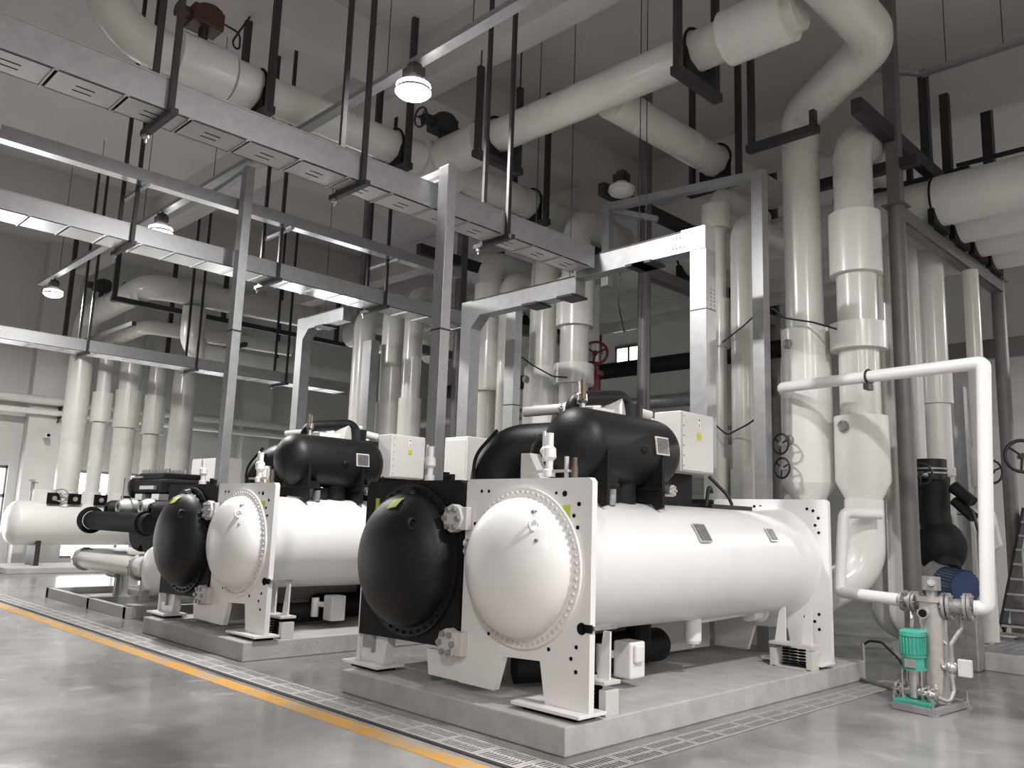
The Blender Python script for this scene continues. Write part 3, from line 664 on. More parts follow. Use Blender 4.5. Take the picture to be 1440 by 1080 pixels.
def actuator(label, x, y, z, m, wheel=True):
    t = thing('valve_actuator', label, 'valve actuator', (x, y, z))
    b = MB(); b.cyl((x, y, z), (x, y, z+.18), .06, n=14); b.build('stem', DARK, t)
    b = MB(); b.box(x-.16, x+.16, y-.2, y+.2, z+.16, z+.40); b.sph((x, y+.05, z+.42), .16, 16, (1, 1.2, .6)); b.cyl((x, y-.2, z+.28), (x, y-.36, z+.28), .09, n=16); b.build('gearbox', m, t, .02)
    if wheel: b = MB(); b.wheel((x-.02, y-.42, z+.28), (0, 1, .1), .15); b.build('hand_wheel', DARK, t)
    b = MB(); b.tube([(x+.1, y+.2, z+.3), (x+.14, y+.42, z+.25), (x+.1, y+.45, z+.02), (x+.16, y+.3, z+.05), (x+.2, y+.5, z+.5)], .014, .1, 8); b.build('cable', CABLE, t)
    return t
actuator('brown motor actuator on the jacketed valve of upper left pipe', -9.75, 3.95, 7.495, BROWN, False)
actuator('dark actuator with hand wheel where the two overhead pipes meet', -9.6, 7.78, 7.47, DARK)

def pipe_hanger(label, p, axis, R, w=.80, drop=.42, ztop=ZC, ring=True):
    """two posts, a cross beam below the pipe and a saddle ring"""
    x, y, z = p; t = thing('pipe_hanger', label, 'pipe hanger', (x, y, z-drop), 'dark pipe hangers')
    u = Vector((0, 1, 0)) if axis == 'x' else Vector((1, 0, 0)); c = Vector(p)
    for s in (-1, 1):
        if not ring and s > 0: ztop = 6.93
        a = c+u*s*w/2; b = MB(); b.bar((a.x, a.y, z-drop), (a.x, a.y, ztop), .09, .07); b.build('hanger_post', DARK, t)
        if ring and ztop < ZC: b = MB(); b.cyl((a.x, a.y, ztop), (a.x, a.y, ZC), .012, n=6); b.build('hanging_rod', DARK, t)
    a = c-V(0, 0, drop); b = MB(); b.bar(a-u*(w/2+.06), a+u*(w/2+.06), .12, .10); b.build('cross_beam', DARK, t)
    if not ring: return t
    b = MB(); ax = V(1, 0, 0) if axis == 'x' else V(0, 1, 0); b.torus(c, ax, R+.032, .02, 30, 6); b.prism([(-R*1.08, -drop+.05), (R*1.08, -drop+.05), (R*1.08, -.05), (R*.78, -R*.81), (0, -R*1.12), (-R*.78, -R*.81), (-R*1.08, -.05)], c-ax*.03, u, (0, 0, 1), ax*.06); b.build('saddle', RUBM, t)
    return t
pipe_hanger('dark hanger frame just right of the brown actuator', (-9.75, 4.72, 7.15), 'y', .25)
pipe_hanger('dark hanger frame behind the brightest lamp', (-9.75, 6.95, 7.15), 'y', .25)
pipe_hanger('dark hanger frame below the valve where pipes meet', (-9.75, 9.95, 7.15), 'y', .25)
pipe_hanger('dark hanger frame left of the thick centre pipe end', (-8.25, 7.74, 7.15), 'x', .235, .8, .42, 8.05)
pipe_hanger('dark hanger frame at top right of centre, before the collar', (-4.95, 7.77, 7.15), 'x', .235)
pipe_hanger('dark hanger frame under the bend of the big looping pipe', (-4.83, 9.58, 7.10), 'y', .24, .86, .42, ZC, False)
pipe_hanger('dark hanger frame on the short branch behind centre', (-6.38, 10.5, 7.15), 'y', .235)

# ------------------------------------------------------------------ pipe rack at the back
def rack(x, label):
    t = thing('pipe_rack_frame', label, 'steel frame', (x, 10.74, 0), 'steel frames of the pipe rack')
    for y in (10.74, 15.1):
        b = MB(); b.cyl((x, y, 0), (x, y, 5.86), .105, n=22); b.box(x-.16, x+.16, y-.16, y+.16, 0, .02); b.box(x-.14, x+.14, y-.14, y+.14, 5.85, 5.87); b.build('column', GREY, t)
        b = MB(); b.box(x-.08, x+.08, y-.08, y+.08, 5.87, ZC); b.build('upper_post', GREY if y < 11 else DARK, t)
    b = MB(); b.bar((x, 10.7, 5.75), (x, 15.2, 5.75), .16, .2); b.box(x+.07, x+.1, 10.7, 15.2, 5.65, 5.67); b.build('beam', GREY, t)
    b = MB(); b.bar((x-.02, 9.62, 6.83), (x-.02, 12.9, 6.83), .13, .20); b.build('beam', DARK, t)
    for y in ((12.0, 12.9) if x > -5 else ()):
        b = MB(); b.box(x-.06, x+.06, y-.06, y+.06, 6.55 if 0 else 6.93, 8.3); b.build('upper_post', DARK, t)
        b = MB(); b.box(x-.06, x+.06, y+.325, y+.395, 5.855, 6.72); b.build('upper_post', DARK, t)
    return t
rack(-3.85, 'grey steel rack frame at right, its round column beside the green pump')
rack(-7.85, 'grey steel rack frame in the middle, column behind the near oil vessel')
rack(-12.4, 'grey steel rack frame behind the second chiller'); rack(-15.85, 'grey steel rack frame farthest left behind the trays')
for i, (y, z, lab, xa) in enumerate(((10.74, 6.41, 'front', -5.2), (12.9, 6.98, 'middle', -5.6), (15.1, 6.75, 'rear', -17))):
    b = MB(); b.bar((xa, y, z), (-3.55, y, z), .12, .12); b.box(xa, -3.55, y-.07, y+.07, z+.06, z+.075)
    tag(b.build('steel_girder', DARK), '%s dark tie beam running along the pipe rack' % lab, 'steel beam')
for i, (y, z, r, lab) in enumerate(((11.95, 6.26, .32, 'first and nearest'), (12.82, 6.26, .34, 'second'), (13.68, 6.26, .33, 'third'), (14.5, 6.26, .33, 'fourth, farthest back'))):
    t = pipe_thing('header_pipe', '%s of the long headers lying on the rack beams' % lab, (-3, y, z))
    b = MB(); b.tube([(-18, y, z), (6, y, z)], r, 0, 30); b.build('pipe_run', CREAM, t)
    b = MB(); sleeve(b, (-3.75, y, z), (-3.2+6, y, z), r+.03); b.build('pale_jacket', CREAM2, t)
    for x in (-3.72, -7.8, -12.3):
        q = MB(); q.torus((x, y, z), (1, 0, 0), r+.035, .016, 32, 6); q.box(x-.04, x+.04, y-r, y+r, 5.86, z-r*.6); q.build('clamp', RUBM, t)
b = MB(); b.tube([(-4.0, 13.95, 7.36), (3.0, 13.95, 7.36)], .09, 0, 18); tag(b.build('overhead_pipe', CREAM), 'thin pipe under a dark rail at far right, above the headers', 'pipe')
b = MB(); b.bar((-4.0, 13.85, 7.52), (3.0, 13.85, 7.52), .08, .05); b.bar((-4.0, 13.85, 7.22), (3.0, 13.85, 7.22), .08, .05); tag(b.build('support_rail', DARK), 'dark double rail hugging the thin pipe at far right', 'support rail')

# ------------------------------------------------------------------ far left: header vessel with risers
t = thing('header_vessel', 'big white lagged header vessel lying far left on a long plinth', 'header vessel', (-24, 9, .14))
b = MB(); b.lathe((-24, 5.98, 1.2), (0, 1, 0), [(0, 0)]+[(.30*(1-math.cos(PI/2*i/8)), .56*math.sin(PI/2*i/8)) for i in range(1, 9)]+[(6.9, .56), (7.1, .3), (7.1, 0)], 40, 70); b.build('vessel_body', CREAM2, t)
for y in (6.75, 9.3, 11.9):
    b = MB(); b.box(-24.35, -23.65, y-.06, y+.06, .14, .85); b.prism([(-.5, 0), (.5, 0), (.35, -.14), (-.35, -.14)], (-24, y-.07, .95), (1, 0, 0), (0, 0, 1), (0, .14, 0)); b.build('saddle', DARK, t)
b = MB(); b.cyl((-24, 6.55, 1.7), (-24, 6.55, 2.05), .03, n=8); b.wheel((-24, 6.55, 2.25), (0, .3, 1), .12); b.cyl((-24, 6.55, 2.0), (-24, 6.55, 2.3), .05, n=8); b.build('vent_valve', CAST, t)
for y, rr in ((6.85, .33), (7.35, .34), (8.0, .26), (8.68, .34), (9.42, .28), (10.24, .37)):
    b = MB(); b.cyl((-24, y, 1.55), (-24, y, 2.06), rr*.92, n=26); nz = b.build('nozzle_jacket', CREAM2, t)
    b = MB(); b.box(-23.72, -23.60, y-.02, y+.28, 1.70, 1.98); b.build('butterfly_valve', HOLE, nz)
    b = MB(); b.cyl((-23.60, y+.13, 1.84), (-23.58, y+.13, 1.84), .06, n=14); b.build('valve_cap', STEEL, nz)
b = MB(); b.wheel((-23.55, 7.12, 1.92), (1, -.6, 0), .16); b.build('hand_wheel', CAST, t)
def hriser(y, r, z, sl, lab, to=None, col=CREAM):
    t = pipe_thing('header_riser', lab, (-24, y, 2.06))
    pts = [(-24, y, 2.065), (-24, y, z)]+(to or []); b = MB(); b.tube(pts, r, r*1.6, 22, True, 9); b.build('pipe_run', col, t)
    for z0, z1, R in sl: b = MB(); sleeve(b, (-24, y, z0), (-24, y, z1), R); b.build('collar', col, t)
hriser(7.35, .30, 6.75, [], 'leftmost thick cream riser on the header vessel, bending right at its top', [(-19.6, 7.3, 6.85), (-19.5, 11.6, 6.9)])
hriser(8.0, .185, 6.2, [(3.95, 4.75, .26)], 'thin second cream riser with collar on the header vessel', [(-21.4, 8.0, 6.25), (-21.2, 12.0, 6.3)])
hriser(8.68, .29, 7.6, [(3.85, 4.9, .345)], 'third cream riser on the header vessel, thick with long collar')
hriser(9.42, .225, 7.2, [(3.75, 4.85, .30)], 'fourth cream riser on the header vessel, slim with collar')
hriser(10.24, .335, 7.4, [], 'rightmost thick plain cream riser on the header vessel')
t = pipe_thing('drop_pipe', 'cream drop pipe with bottom elbow behind the far left tray', (-19.0, 8.25, 5.4))
b = MB(); b.tube([(-19.55, 8.4, 6.52), (-19.55, 8.4, 5.40), (-19.55, 13.5, 5.35)], .28, .5, 22, True, 9); b.build('pipe_run', CREAM, t)
b = MB(); b.tube([(-22.2, 9.75, 5.75), (-22.2, 14.5, 5.8)], .24, 0, 20); tag(b.build('overhead_pipe', CREAM), 'short cream pipe running back above the far left tray', 'pipe')
actuator('small dark valve actuator on the bright pipe at far left', -22.9, 7.3, 7.12, DARK, False)
t = thing('pipe_support_frame', 'dark steel frame carrying the pipes above the far left tray', 'steel frame', (-21, 9, 5.7))
for x, z in ((-23.3, 5.9), (-19.98, 6.46)):
    b = MB(); b.bar((x, 6.6, z), (x, 13.0, z), .12, .12); b.build('beam', DARK, t)
    for y in (6.7, 9.4, 12.8): b = MB(); b.bar((x-.12, y, z-.05), (x-.12, y, ZC), .1, .1, (1, 0, 0)); b.build('hanger_post', DARK, t)
for y in (6.7, 9.4): b = MB(); b.bar((-23.3, y+.12, 5.75), (-19.0, y+.12, 5.75), .1, .1); b.build('beam', DARK, t)
for z, r, m_, lab in ((4.52, .12, CREAM, 'upper grey pipe along the left wall'), (4.2, .08, CREAM2, 'lower white pipe along the left wall')):
    t = pipe_thing('wall_pipe', lab, (-25.5, 5, z)); b = MB(); b.tube([(-25.4, Y0+.05, z), (-25.4, Y1-.05, z)], r, 0, 16); b.build('pipe_run', m_, t)
    for y in (-2.0, 2.2, 7.4, 12.4, 16.5):
        q = MB(); q.bar((-26, y, z-r-.03), (-25.25, y, z-r-.03), .05, .05); q.bar((-25.9, y, z-.45), (-25.4, y, z-r-.03), .04, .04); q.build('wall_bracket', DARK, t)
t = thing('security_camera', 'small white security camera on the pale wall pier at far left', 'camera', (-25.5, 7.15, 3.55))
b = MB(); b.cyl((-25.58, 7.15, 3.55), (-25.4, 7.15, 3.55), .03, n=8); b.box(-25.45, -25.2, 7.05, 7.17, 3.5, 3.62); b.build('camera_body', WHITE, t); b = MB(); b.cyl((-25.2, 7.11, 3.56), (-25.17, 7.11, 3.56), .045, n=12); b.build('camera_lens', HOLE, t)
t = thing('wall_cabinet', 'flat white electrical cabinet standing behind the third machine', 'cabinet', (-19, 9, 0))
b = MB(); b.box(-20.2, -18.6, 9, 9.5, 0, 2.9); b.build('cabinet_body', BEIGE, t, .01)
for x in (-20.18, -19.39):
    b = MB(); b.box(x, x+.77, 8.985, 9.0, .1, 2.86); d_ = b.build('door', BEIGE, t, .004); q = MB(); q.box(x+.68, x+.72, 8.965, 8.985, 1.3, 1.55); q.build('handle', DARK, d_)
t = thing('starter_cabinet', 'pale starter cabinet between the two big chillers, behind the galvanized riser', 'cabinet', (-8.1, 7.1, 0))
b = MB(); b.box(-8.32, -7.88, 7.05, 7.6, 0, 2.70); b.build('cabinet_body', BEIGE, t, .008)
b = MB(); b.box(-8.30, -7.90, 7.035, 7.05, .1, 2.66); d_ = b.build('door', BEIGE, t, .004); q = MB(); q.box(-7.97, -7.94, 7.015, 7.035, 1.2, 1.5); q.build('handle', DARK, d_)

# ------------------------------------------------------------------ third machine, smaller, on a steel skid
t = thing('screw_chiller', 'smaller black chiller with stub pipes on a grey steel skid, left of both big chillers', 'chiller', (-14.3, 6.5, 0))
for p, q in (((-17.1, 5.15), (-13.25, 5.15)), ((-17.1, 6.35), (-13.25, 6.35)), ((-17.1, 9.3), (-13.25, 9.3)), ((-17.0, 5.1), (-17.0, 9.4)), ((-13.33, 5.1), (-13.33, 9.4)), ((-14.9, 5.1), (-14.9, 6.4))):
    b = MB(); b.bar((*p, .085), (*q, .085), .10, .17); b.build('skid_beam', SKID, t, .004)
b = MB(); b.box(-16.9, -13.4, 5.2, 9.3, .01, .05); b.build('skid_tray', CONC, t)
def nozzle(name, x, y, z, m):
    b = MB(); b.lathe((x, y, z), (0, -1, 0), [(0, .17), (.22, .16), (.30, .12), (.30, .06), (.24, .05)], 20); return b.build(name, m, t)
b = MB(); b.lathe((-13.95, 5.62, 1.34), (0, 1, 0), [(0, 0), (0, .42), (.08, .46), (3.4, .46), (3.5, .4), (3.5, 0)], 30); ev = b.build('evaporator_drum', RUBM, t)
b = MB(); b.lathe((-14.85, 5.75, 1.30), (0, 1, 0), [(0, 0), (0, .34), (.08, .38), (3.2, .38), (3.3, .3), (3.3, 0)], 28); b.build('evaporator_drum', RUBM, t)
for x in (-15.1, -14.1): nozzle('nozzle', x, 5.78, 1.66, CAST)
for x in (-15.45, -13.55): nozzle('nozzle', x, 5.72, 1.62, RUBM)
b = MB(); b.tube([(-13.5, 5.45, 1.42), (-16.15, 5.40, 1.42), (-16.25, 6.2, 1.42)], .165, .24, 22, True, 9); b.cyl((-13.75, 5.45, 1.42), (-13.70, 5.45, 1.42), .20); bp_ = b.build('black_water_pipe', RUBM, t)
b = MB(); b.lathe((-16.02, 5.40, 1.42), (-1, 0, 0), [(0, .165), (0, .23), (.05, .24), (.10, .23), (.10, .165)], 26); b.build('pipe_flange', RUBM, bp_)
b = MB(); b.tube([(-13.2, 5.35, .76), (-16.35, 5.35, .74), (-16.85, 6.1, .74), (-16.9, 6.9, .74)], .165, .35, 22, True, 9); wp_ = b.build('white_water_pipe', CREAM, t)
for x in (-16.0, -13.5): b = MB(); b.torus((x, 5.35, .745), (1, 0, 0), .175, .03, 24, 8); b.bolts((x-.03, 5.35, .745), (-1, 0, 0), .19, 12, .014, .02); b.build('pipe_coupling', CAST, wp_)
b = MB(); b.lathe((-12.95, 5.2, .76), (0, 1, 0), [(0, 0), (.0, .12), (.06, .30), (.16, .37), (3.4, .37), (3.5, .2), (3.5, 0)], 28); b.build('condenser_drum', WHITE, t)
b = MB(); b.lathe((-14.2, 5.75, .88), (0, 1, 0), [(0, 0), (0, .17), (.05, .21), (.15, .24), (3, .24), (3, 0)], 24); b.bolts((-14.2, 5.75, .88), (0, -1, 0), .2, 10, .02, .03); b.build('oil_drum', BEIGE, t)
b = MB(); b.box(-15.4, -13.7, 6.0, 6.6, 1.66, 1.92); b.box(-15.25, -13.95, 5.75, 6.6, 1.92, 2.16); cb = b.build('compressor_block', RUBM, t, .05)
b = MB(); b.sph((-15.35, 5.95, 2.02), .24, 20); b.build('compressor_end', RUB, cb)
b = MB(); b.box(-15.1, -14.0, 5.78, 6.5, 2.16, 2.26); b.build('terminal_cover', RUBM, cb, .02)
b = MB()
for k in range(8):
    for j in range(2): b.cyl((-15.05+.14*k, 5.86+.3*j, 2.26), (-15.05+.14*k, 5.86+.3*j, 2.33), .045, n=8)
b.build('terminal_bolts', CAST, cb, kind='stuff')
b = MB(); b.tube([(-15.3, 5.62, 1.74), (-15.3, 5.62, 2.18), (-14.5, 5.62, 2.18)], .015, .04, 8); b.box(-14.8, -14.2, 5.7, 5.76, 1.98, 2.04); b.build('conduit', STEEL, cb)
b = MB(); b.box(-14.85, -14.55, 5.66, 5.86, 1.80, 1.90); b.box(-14.15, -13.85, 5.66, 5.86, 1.80, 1.90); b.build('clamp_block', STEEL, cb)
for x in (-15.0, -14.1, -13.2):
    b = MB(); b.box(x-.06, x+.06, 5.62, 5.74, .17, .85); b.box(x-.12, x+.12, 5.58, 5.78, .17, .19); b.build('leg', BEIGE, t)
b = MB(); b.box(-14.95, -14.85, 5.5, 5.56, .19, .58); b.cyl((-15.1, 5.45, .55), (-14.7, 5.45, .55), .05, n=10); b.build('drain_cock', CAST, t)

# ------------------------------------------------------------------ right: side stream loop with green pump set
t = pipe_thing('loop_pipe', 'thin white pipe loop from the wide riser over to the green pump set', (-2.5, 9.0, .8))
b = MB(); b.tube([(-4.97, 9.84, 3.36), (-4.93, 9.66, 3.42), (-2.46, 9.0, 3.36), (-2.55, 9.0, .985), (-2.66, 8.985, .985)], .068, .05, 18, True, 3); b.build('pipe_run', WHITE, t)
b = MB(); b.tube([(-3.90, 9.97, 1.88), (-4.18, 9.62, 1.88), (-4.24, 9.58, .98), (-3.36, 9.04, .99)], .064, .07, 18, True, 4); b.build('pipe_run', WHITE, t)
b = MB(); b.torus((-3.72, 9.34, 3.39), (2.5, -.66, 0), .080, .012, 16, 6); b.box(-3.76, -3.70, 9.26, 9.40, 3.24, 3.31); b.build('pipe_clip', CABLE, t)
t = thing('pump_set', 'small green pump beside a steel filter column on a skid, front right', 'pump', (-3.05, 8.9, 0))
b = MB(); b.lathe((-3.03, 8.95, .06), (0, 0, 1), [(0, 0), (0, .125), (.94, .125), (.95, .15), (1.0, .15), (1.0, 0)], 28); fc = b.build('filter_column', STEEL, t)
b = MB(); b.cyl((-3.03, 8.95, 1.06), (-3.03, 8.95, 1.12), .05, n=14); b.cyl((-3.03, 8.95, 1.12), (-3.03, 8.95, 1.25), .085, n=16); b.cyl((-3.03, 8.95, 1.17), (-2.98, 8.80, 1.20), .035, n=10); b.build('relief_cap', CAST, fc)
b = MB(); b.cyl((-3.07, 8.79, .90), (-3.07, 8.83, .90), .055, n=16); b.build('sight_port', STEEL, fc); b = MB(); b.cyl((-3.07, 8.785, .90), (-3.07, 8.80, .90), .038, n=14); b.build('sight_glass', HOLE, fc)
def hfl(p, q, r, m, nm, fl):
    b = MB(); b.cyl(p, q, r, n=16); p, q = Vector(p), Vector(q); d = (q-p).normalized()
    for f in fl:
        c = p+(q-p)*f; b.cyl(c-d*.014, c+d*.014, r*1.75, n=18); b.bolts(c-d*.03, d, r*1.45, 6, .011, .06)
    return b.build(nm, m, t)
hfl((-3.32, 9.03, .99), (-3.10, 8.97, .99), .06, CAST, 'inlet_tee', (.0, .45, .62))
hfl((-2.95, 8.95, .97), (-2.68, 8.98, .985), .075, CAST, 'outlet_tee', (.12, .28, .82, .95))
b = MB(); b.lathe((-3.17, 8.78, .36), (0, 0, 1), [(0, 0), (0, .07), (.0, .115), (.02, .115), (.02, .10), (.12, .10), (.12, .115), (.14, .12), (.14, .105), (.32, .105), (.32, .12), (.36, .12), (.38, .09), (.38, 0)], 26); gm = b.build('green_motor', GREEN, t)
b = MB()
for k in range(22):
    a = 2*PI*k/22; b.bar((-3.17+.112*math.cos(a), 8.78+.112*math.sin(a), .51), (-3.17+.112*math.cos(a), 8.78+.112*math.sin(a), .67), .008, .016)
b.build('cooling_fins', GREEN, gm, kind='stuff')
b = MB(); b.box(-3.21, -3.11, 8.655, 8.68, .39, .47); b.build('motor_plate', STEEL, gm)
b = MB(); b.cyl((-3.17, 8.78, .10), (-3.17, 8.78, .36), .045, n=16); b.build('pump_barrel', STEEL, t)
for dx, dy in ((-.09, -.06), (.09, -.06), (-.09, .07), (.09, .07)):
    b = MB(); b.cyl((-3.17+dx, 8.78+dy, .08), (-3.17+dx, 8.78+dy, .37), .008, n=6); b.build('tie_rod', STEEL, t)
b = MB(); b.box(-3.32, -2.98, 8.62, 8.96, .05, .09); b.build('green_base', GREEN, t, .006)
hfl((-3.36, 8.86, .15), (-2.95, 8.74, .15), .045, STEEL, 'pump_pipe', (.06, .2, .75, .9))
for p, q in (((-3.30, 8.58), (-2.92, 8.52)), ((-2.92, 8.52), (-2.86, 9.28)), ((-3.30, 8.58), (-3.2, 9.3)), ((-3.2, 9.3), (-2.86, 9.28))):
    b = MB(); b.bar((*p, .035), (*q, .035), .05, .06); b.build('skid_rail', GALV, t, .003)
for x, y in ((-3.34, 8.70), (-2.92, 8.52), (-2.86, 9.28)):
    b = MB(); b.cyl((x, y, 0), (x, y, .015), .05, n=14); b.cyl((x, y, .0), (x, y, .15), .012, n=8); b.build('foot', CAST, t)
b = MB(); b.tube([(-2.78, 8.97, .93), (-2.78, 8.97, .78), (-2.86, 8.9, .62), (-2.86, 8.9, .48)], .022, .06, 10); b.tube([(-2.86, 8.88, .34), (-2.84, 8.86, .2), (-2.86, 8.8, .1), (-2.95, 8.74, .14)], .02, .06, 10); b.build('steel_hose', CAST, t)
b = MB(); b.sph((-2.86, 8.89, .41), .06, 14); b.cyl((-2.86, 8.89, .32), (-2.86, 8.89, .50), .03, n=10); b.cyl((-2.94, 8.87, .41), (-2.86, 8.89, .41), .03, n=10); vv = b.build('regulator_valve', STEEL, t); b = MB(); b.box(-2.80, -2.68, 8.86, 8.92, .34, .50); b.build('valve_box', BEIGE, vv, .01)
b = MB(); b.tube([(-3.25, 9.0, .93), (-3.23, 8.95, .82), (-3.2, 8.85, .74)], .016, .04, 8); b.tube([(-2.92, 8.95, .9), (-2.98, 8.9, .72), (-2.90, 8.9, .62)], .010, .04, 8); b.build('small_hose', STEEL, t)
t = thing('cable_pipe', 'thin upright pipe with black cable looping down, left of the green pump', 'cable pipe', (-4.25, 10.25, 0))
b = MB(); b.cyl((-4.27, 10.25, 0), (-4.27, 10.25, .36), .022, n=10); b.build('stub_pipe', STEEL, t)
b = MB(); b.tube([(-4.27, 10.25, .34), (-4.2, 10.25, .40), (-4.05, 10.25, .40), (-3.85, 10.2, .25), (-3.6, 10.0, .02), (-3.3, 9.6, .015)], .014, .1, 8); b.build('cable', CABLE, t)
b = MB(); b.tube([(-4.36, 9.97, .02), (-3.3, 9.3, .02)], .018, 0, 8); tag(b.build('floor_conduit', GALV), 'thin metal conduit lying on the floor left of the green pump', 'conduit')

# ------------------------------------------------------------------ right background
t = thing('rear_plinth', 'low wide plinth with grating top in the right background', 'plinth', (-3, 12.5, 0))
b = MB(); b.box(-4.6, 2.5, 12.0, 14.9, 0, .22); b.build('plinth_body', CONC, t, .01)
b = MB()
for k in range(24): b.box(-3.6+.12*k, -3.6+.12*k+.02, 12.05, 14.5, .22, .25)
for k in range(10): b.box(-3.6, -.7, 12.1+.25*k, 12.12+.25*k, .22, .245)
b.build('grating', GALV, t, kind='stuff')
t = thing('blue_motor_pump', 'black lagged pump with ribbed blue motor behind the green pump', 'pump', (-3.6, 12.0, 0))
b = MB(); b.tube([(-4.03, 12.2, 2.45), (-4.05, 12.2, 1.95), (-3.95, 12.1, 1.45), (-3.88, 12.0, 1.2)], .20, .3, 22, True, 8); b.sph((-3.97, 12.15, 1.50), .32, 20, (1, 1, 1.15)); pb_ = b.build('lagged_body', RUBM, t)
b = MB(); b.cyl((-4.05, 12.15, 2.40), (-4.05, 12.15, 2.68), .20, n=20); b.cyl((-3.75, 12.1, 2.30), (-3.5, 12.0, 2.10), .09, .07, 12); b.cyl((-3.75, 12.1, 2.12), (-3.5, 12.0, 1.90), .07, n=12); b.build('lagged_neck', RUB, pb_)
b = MB(); b.cyl((-4.05, 12.15, 2.48), (-4.05, 12.15, 2.50), .215, n=20); b.cyl((-4.05, 12.15, 2.54), (-4.05, 12.15, 2.56), .215, n=20); b.build('strap', CAST, pb_)
mb_ = MB(); mb_.cyl((-3.85, 11.85, 1.05), (-3.52, 11.6, 1.02), .20, n=28); bm = mb_.build('blue_motor', BLUE, t)
mb_ = MB(); mb_.cyl((-3.98, 11.93, 1.08), (-3.84, 11.85, 1.05), .26, .22, 26); mb_.build('motor_collar', CAST, bm)
mb_ = MB(); c0 = Vector((-3.82, 11.83, 1.05)); d0 = Vector((.29, -.22, -.03)); dn, aa, bb = frame(d0)
for k in range(30):
    a = 2*PI*k/30; e = (aa*math.cos(a)+bb*math.sin(a))*.205; mb_.bar(c0+e, c0+d0+e, .010, .024, None)
mb_.build('cooling_fins', BLUE, bm, kind='stuff')
b = MB(); b.box(-4.0, -3.45, 11.72, 11.98, 0, .80); b.build('pump_base', CAST, t, .02)
b = MB(); b.tube([(-3.5, 11.95, 2.0), (-3.42, 11.9, 1.7), (-3.35, 11.85, 1.5), (-3.3, 11.8, 1.25)], .02, .1, 8); b.build('cable', CABLE, t)
b = MB(); b.prism([(0, 0), (.35, -.05), (.42, -.5), (.3, -.62), (.02, -.1)], (-3.80, 12.60, 2.05), (1, 0, 0), (0, 0, 1), (0, .15, 0)); tag(b.build('pipe_shield', CREAM2, None, .02), 'pale curved jacket piece beside the black lagged pump', 'pipe jacket')
slim(-4.17, 'large white riser seen between the round columns at right', [(2.5, 2.62, .20), (3.55, 4.05, .22)], .18, 5.7, y=12.9, dirv=None, zb=.225, col=CREAM2)
slim(-3.66, 'grey white riser right of the rear galvanized riser in right background', [(2.35, 2.9, .135)], .105, 5.5, y=13.0, dirv=None, zb=.255)
slim(-4.28, 'narrow white riser just right of the nearest dark round column', [], .085, 5.8, y=12.45, dirv=None, zb=.225, col=CREAM2)
upright('cable_riser', 'galvanized riser between the white pipes in the right background', -4.10, 13.6, .255, 3.9, .17, .15)
def hwheel(label, p, ax, R, m=CABLE):
    t = thing('hand_wheel', label, 'valve wheel', p); b = MB(); b.wheel(p, ax, R); b.build('wheel_rim', m, t)
    c = Vector(p); d = Vector(ax).normalized(); b = MB(); b.cyl(c+d*.02, c-d*(.12 if c.y < 10 or c.x > -3.7 else .28), .03, n=10); b.build('stem', CAST, t)
hwheel('upper black hand wheel left of the wide riser', (-5.0, 9.73, 2.72), (-.3, -1, 0), .125)
hwheel('lower black hand wheel left of the wide riser', (-5.0, 9.75, 2.42), (-.3, -1, 0), .125)
hwheel('black hand wheel above the black lagged pump', (-4.0, 11.62, 2.45), (.1, -1, 0), .14)
hwheel('black hand wheel right of the rear galvanized riser', (-3.48, 12.82, 2.55), (.8, -.6, 0), .16)
hwheel('black hand wheel at the right picture edge', (-2.90, 12.0, 2.68), (.5, -.8, 0), .20)
t = thing('red_valve', 'dark red gate valve among the dim pipes behind the near chiller', 'valve', (-9.38, 11.3, 4.0))
b = MB(); b.cyl((-9.38, 11.3, 3.9), (-9.38, 11.3, 4.5), .16, .12, 18); b.box(-9.56, -9.2, 11.2, 11.4, 4.25, 4.33); b.build('valve_body', RED, t); b = MB(); b.wheel((-9.2, 11.15, 4.62), (.5, -.8, .2), .22); b.build('valve_wheel', RED, t)
b = MB(); b.cyl((-9.38, 11.3, 0), (-9.38, 11.3, 3.9), .14, n=18); b.cyl((-9.38, 11.3, 4.5), (-9.38, 11.3, 5.9), .12, n=18); b.build('valve_pipe', CREAM, t)
t = thing('steel_stair', 'open steel stair with light tread edges at far right', 'stair', (-3.3, 13.2, .22))
for k in range(8):
    z = .42+.21*k; b = MB(); b.box(-3.66, -2.3, 13.5+.19*k, 13.76+.19*k, z, z+.03); b.build('tread', DARK, t); 
    b = MB(); b.box(-3.66, -2.3, 13.485+.19*k, 13.5+.19*k, z-.0, z+.032); b.build('tread_nosing', GALVL, t)
for x in (-3.68, -2.3):
    b = MB(); b.bar((x, 13.62, .40), (x, 15.15, 2.06), .04, .22); b.build('stringer', DARK, t)
b = MB(); b.box(-3.6, -1.5, 15.35, 16.0, 2.02, 2.07); b.box(-3.1, -3.0, 15.9, 16.0, 0, 2.02); b.box(-1.7, -1.6, 15.9, 16.0, 0, 2.02); b.build('landing', DARK, t)
t = thing('cable_ladder', 'dark ladder bracket high on the back right of the dark column', 'ladder bracket', (-5.2, 15.9, 5.2))
for x in (-5.42, -5.06): b = MB(); b.box(x-.05, x+.05, 15.85, 15.95, 5.2, ZC); b.build('side_rail', DARK, t)
for z in (5.3, 5.6, 6.05): b = MB(); b.box(-5.42, -5.06, 15.87, 15.93, z, z+.09); b.build('rung', DARK, t)
t = thing('ledge_beam', 'wide grey ledge beam across the back right', 'beam', (-4, 16.2, 5.0))
b = MB(); b.bar((-5.6, 16.2, 4.95), (3, 16.2, 4.95), .14, .34); b.build('beam_body', GREY, t)

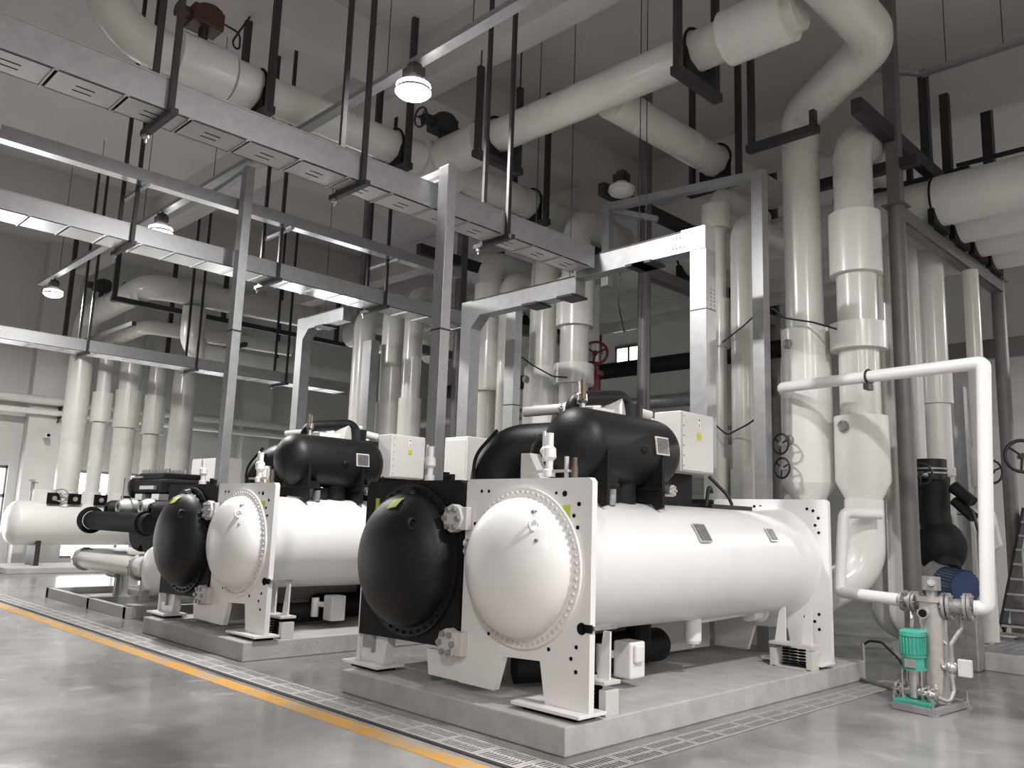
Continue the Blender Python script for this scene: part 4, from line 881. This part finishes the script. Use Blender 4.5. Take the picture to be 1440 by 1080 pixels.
# ------------------------------------------------------------------ dim background: lagged pipes, cables
for i, (x0, x1, y, z, r, m_) in enumerate(((-16, -6.6, 13.2, 4.75, .16, RUBM), (-18, -9, 14.2, 4.2, .14, CAST), (-26, -6.5, 15.6, 3.6, .20, CAST), (-26, -8, 16.2, 2.9, .2, CREAM), (-26, -9.5, 18.8, 2.3, .22, CREAM))):
    tag((lambda b: b.build('background_pipe', m_))(MB().tube([(x0, y, z), (x1, y, z)], r, 0, 16)), ['highest black lagged pipe', 'second thin grey pipe', 'thick grey pipe', 'cream pipe', 'lowest cream pipe'][i]+' running across the dim background', 'pipe')
def cable(label, pts, r=.012):
    b = MB(); b.tube(pts, r, .12, 8, True, 5); tag(b.build('cable', CABLE), label, 'cable')
cable('black cable sagging from the galvanized riser to the collared riser', [(-9.40, 9.26, 4.1), (-9.3, 9.3, 4.32), (-9.15, 9.5, 4.15), (-8.95, 9.8, 3.98), (-8.7, 9.86, 3.95)])
cable('black cable sagging across the wide riser to its right neighbour', [(-5.02, 9.6, 4.45), (-4.9, 9.72, 4.32), (-4.6, 9.85, 4.25), (-4.3, 9.86, 4.12)])
cable('black cable looped between slim riser and portal upright, upper', [(-6.0, 10.03, 4.2), (-5.6, 9.9, 4.35), (-5.2, 9.7, 4.5)], .010)
cable('black cable looped between slim riser and portal upright, lower', [(-6.1, 10.0, 3.05), (-5.9, 9.98, 2.9), (-5.5, 9.8, 3.0), (-5.2, 9.7, 3.12)], .012)
cable('pale wire hanging below the near cable duct', [(-6.3, 8.1, 4.8), (-6.32, 8.1, 4.4), (-6.45, 8.4, 4.1)], .008)
lamp(-7.3, 9.4, 'unlit white high bay lamp in the shade behind the centre pipes', 6.55, False)
# END
t = thing('ceiling_channel', 'thin metal channel under the ceiling at top right', 'lamp channel', (-3, 11.5, 8.0))
b = MB(); b.bar((-3.72, 11.52, 8.0), (4, 11.6, 8.0), .10, .06); b.build('strip_channel', GALV, t)
b = MB(); b.bar((-3.72, 11.52, 8.0), (-4.6, 10.4, 8.0), .07, .05); b.build('strip_channel', GALV, t)
rods('hanging_rod', t, [(x, 11.55, 8.0) for x in (-3.4, -2.7, -1.5)], ZC)

f = MB(); wx0, wx1, wz0, wz1 = -16.4, -15.4, 6.4, 7.3
for z in (wz0, wz1): f.box(wx0-.05, wx1+.05, Y1-.06, Y1-.001, z-.05, z+.05)
for x in (wx0, (wx0+wx1)/2, wx1): f.box(x-.04, x+.04, Y1-.06, Y1-.001, wz0, wz1)
w = struct(f, 'window_6', FRAME)
for x0 in (wx0+.04, (wx0+wx1)/2+.04):
    g = MB(); g.box(x0, x0+.42, Y1-.04, Y1-.02, wz0+.05, wz1-.05); g.build('pane', GLASSW, w)
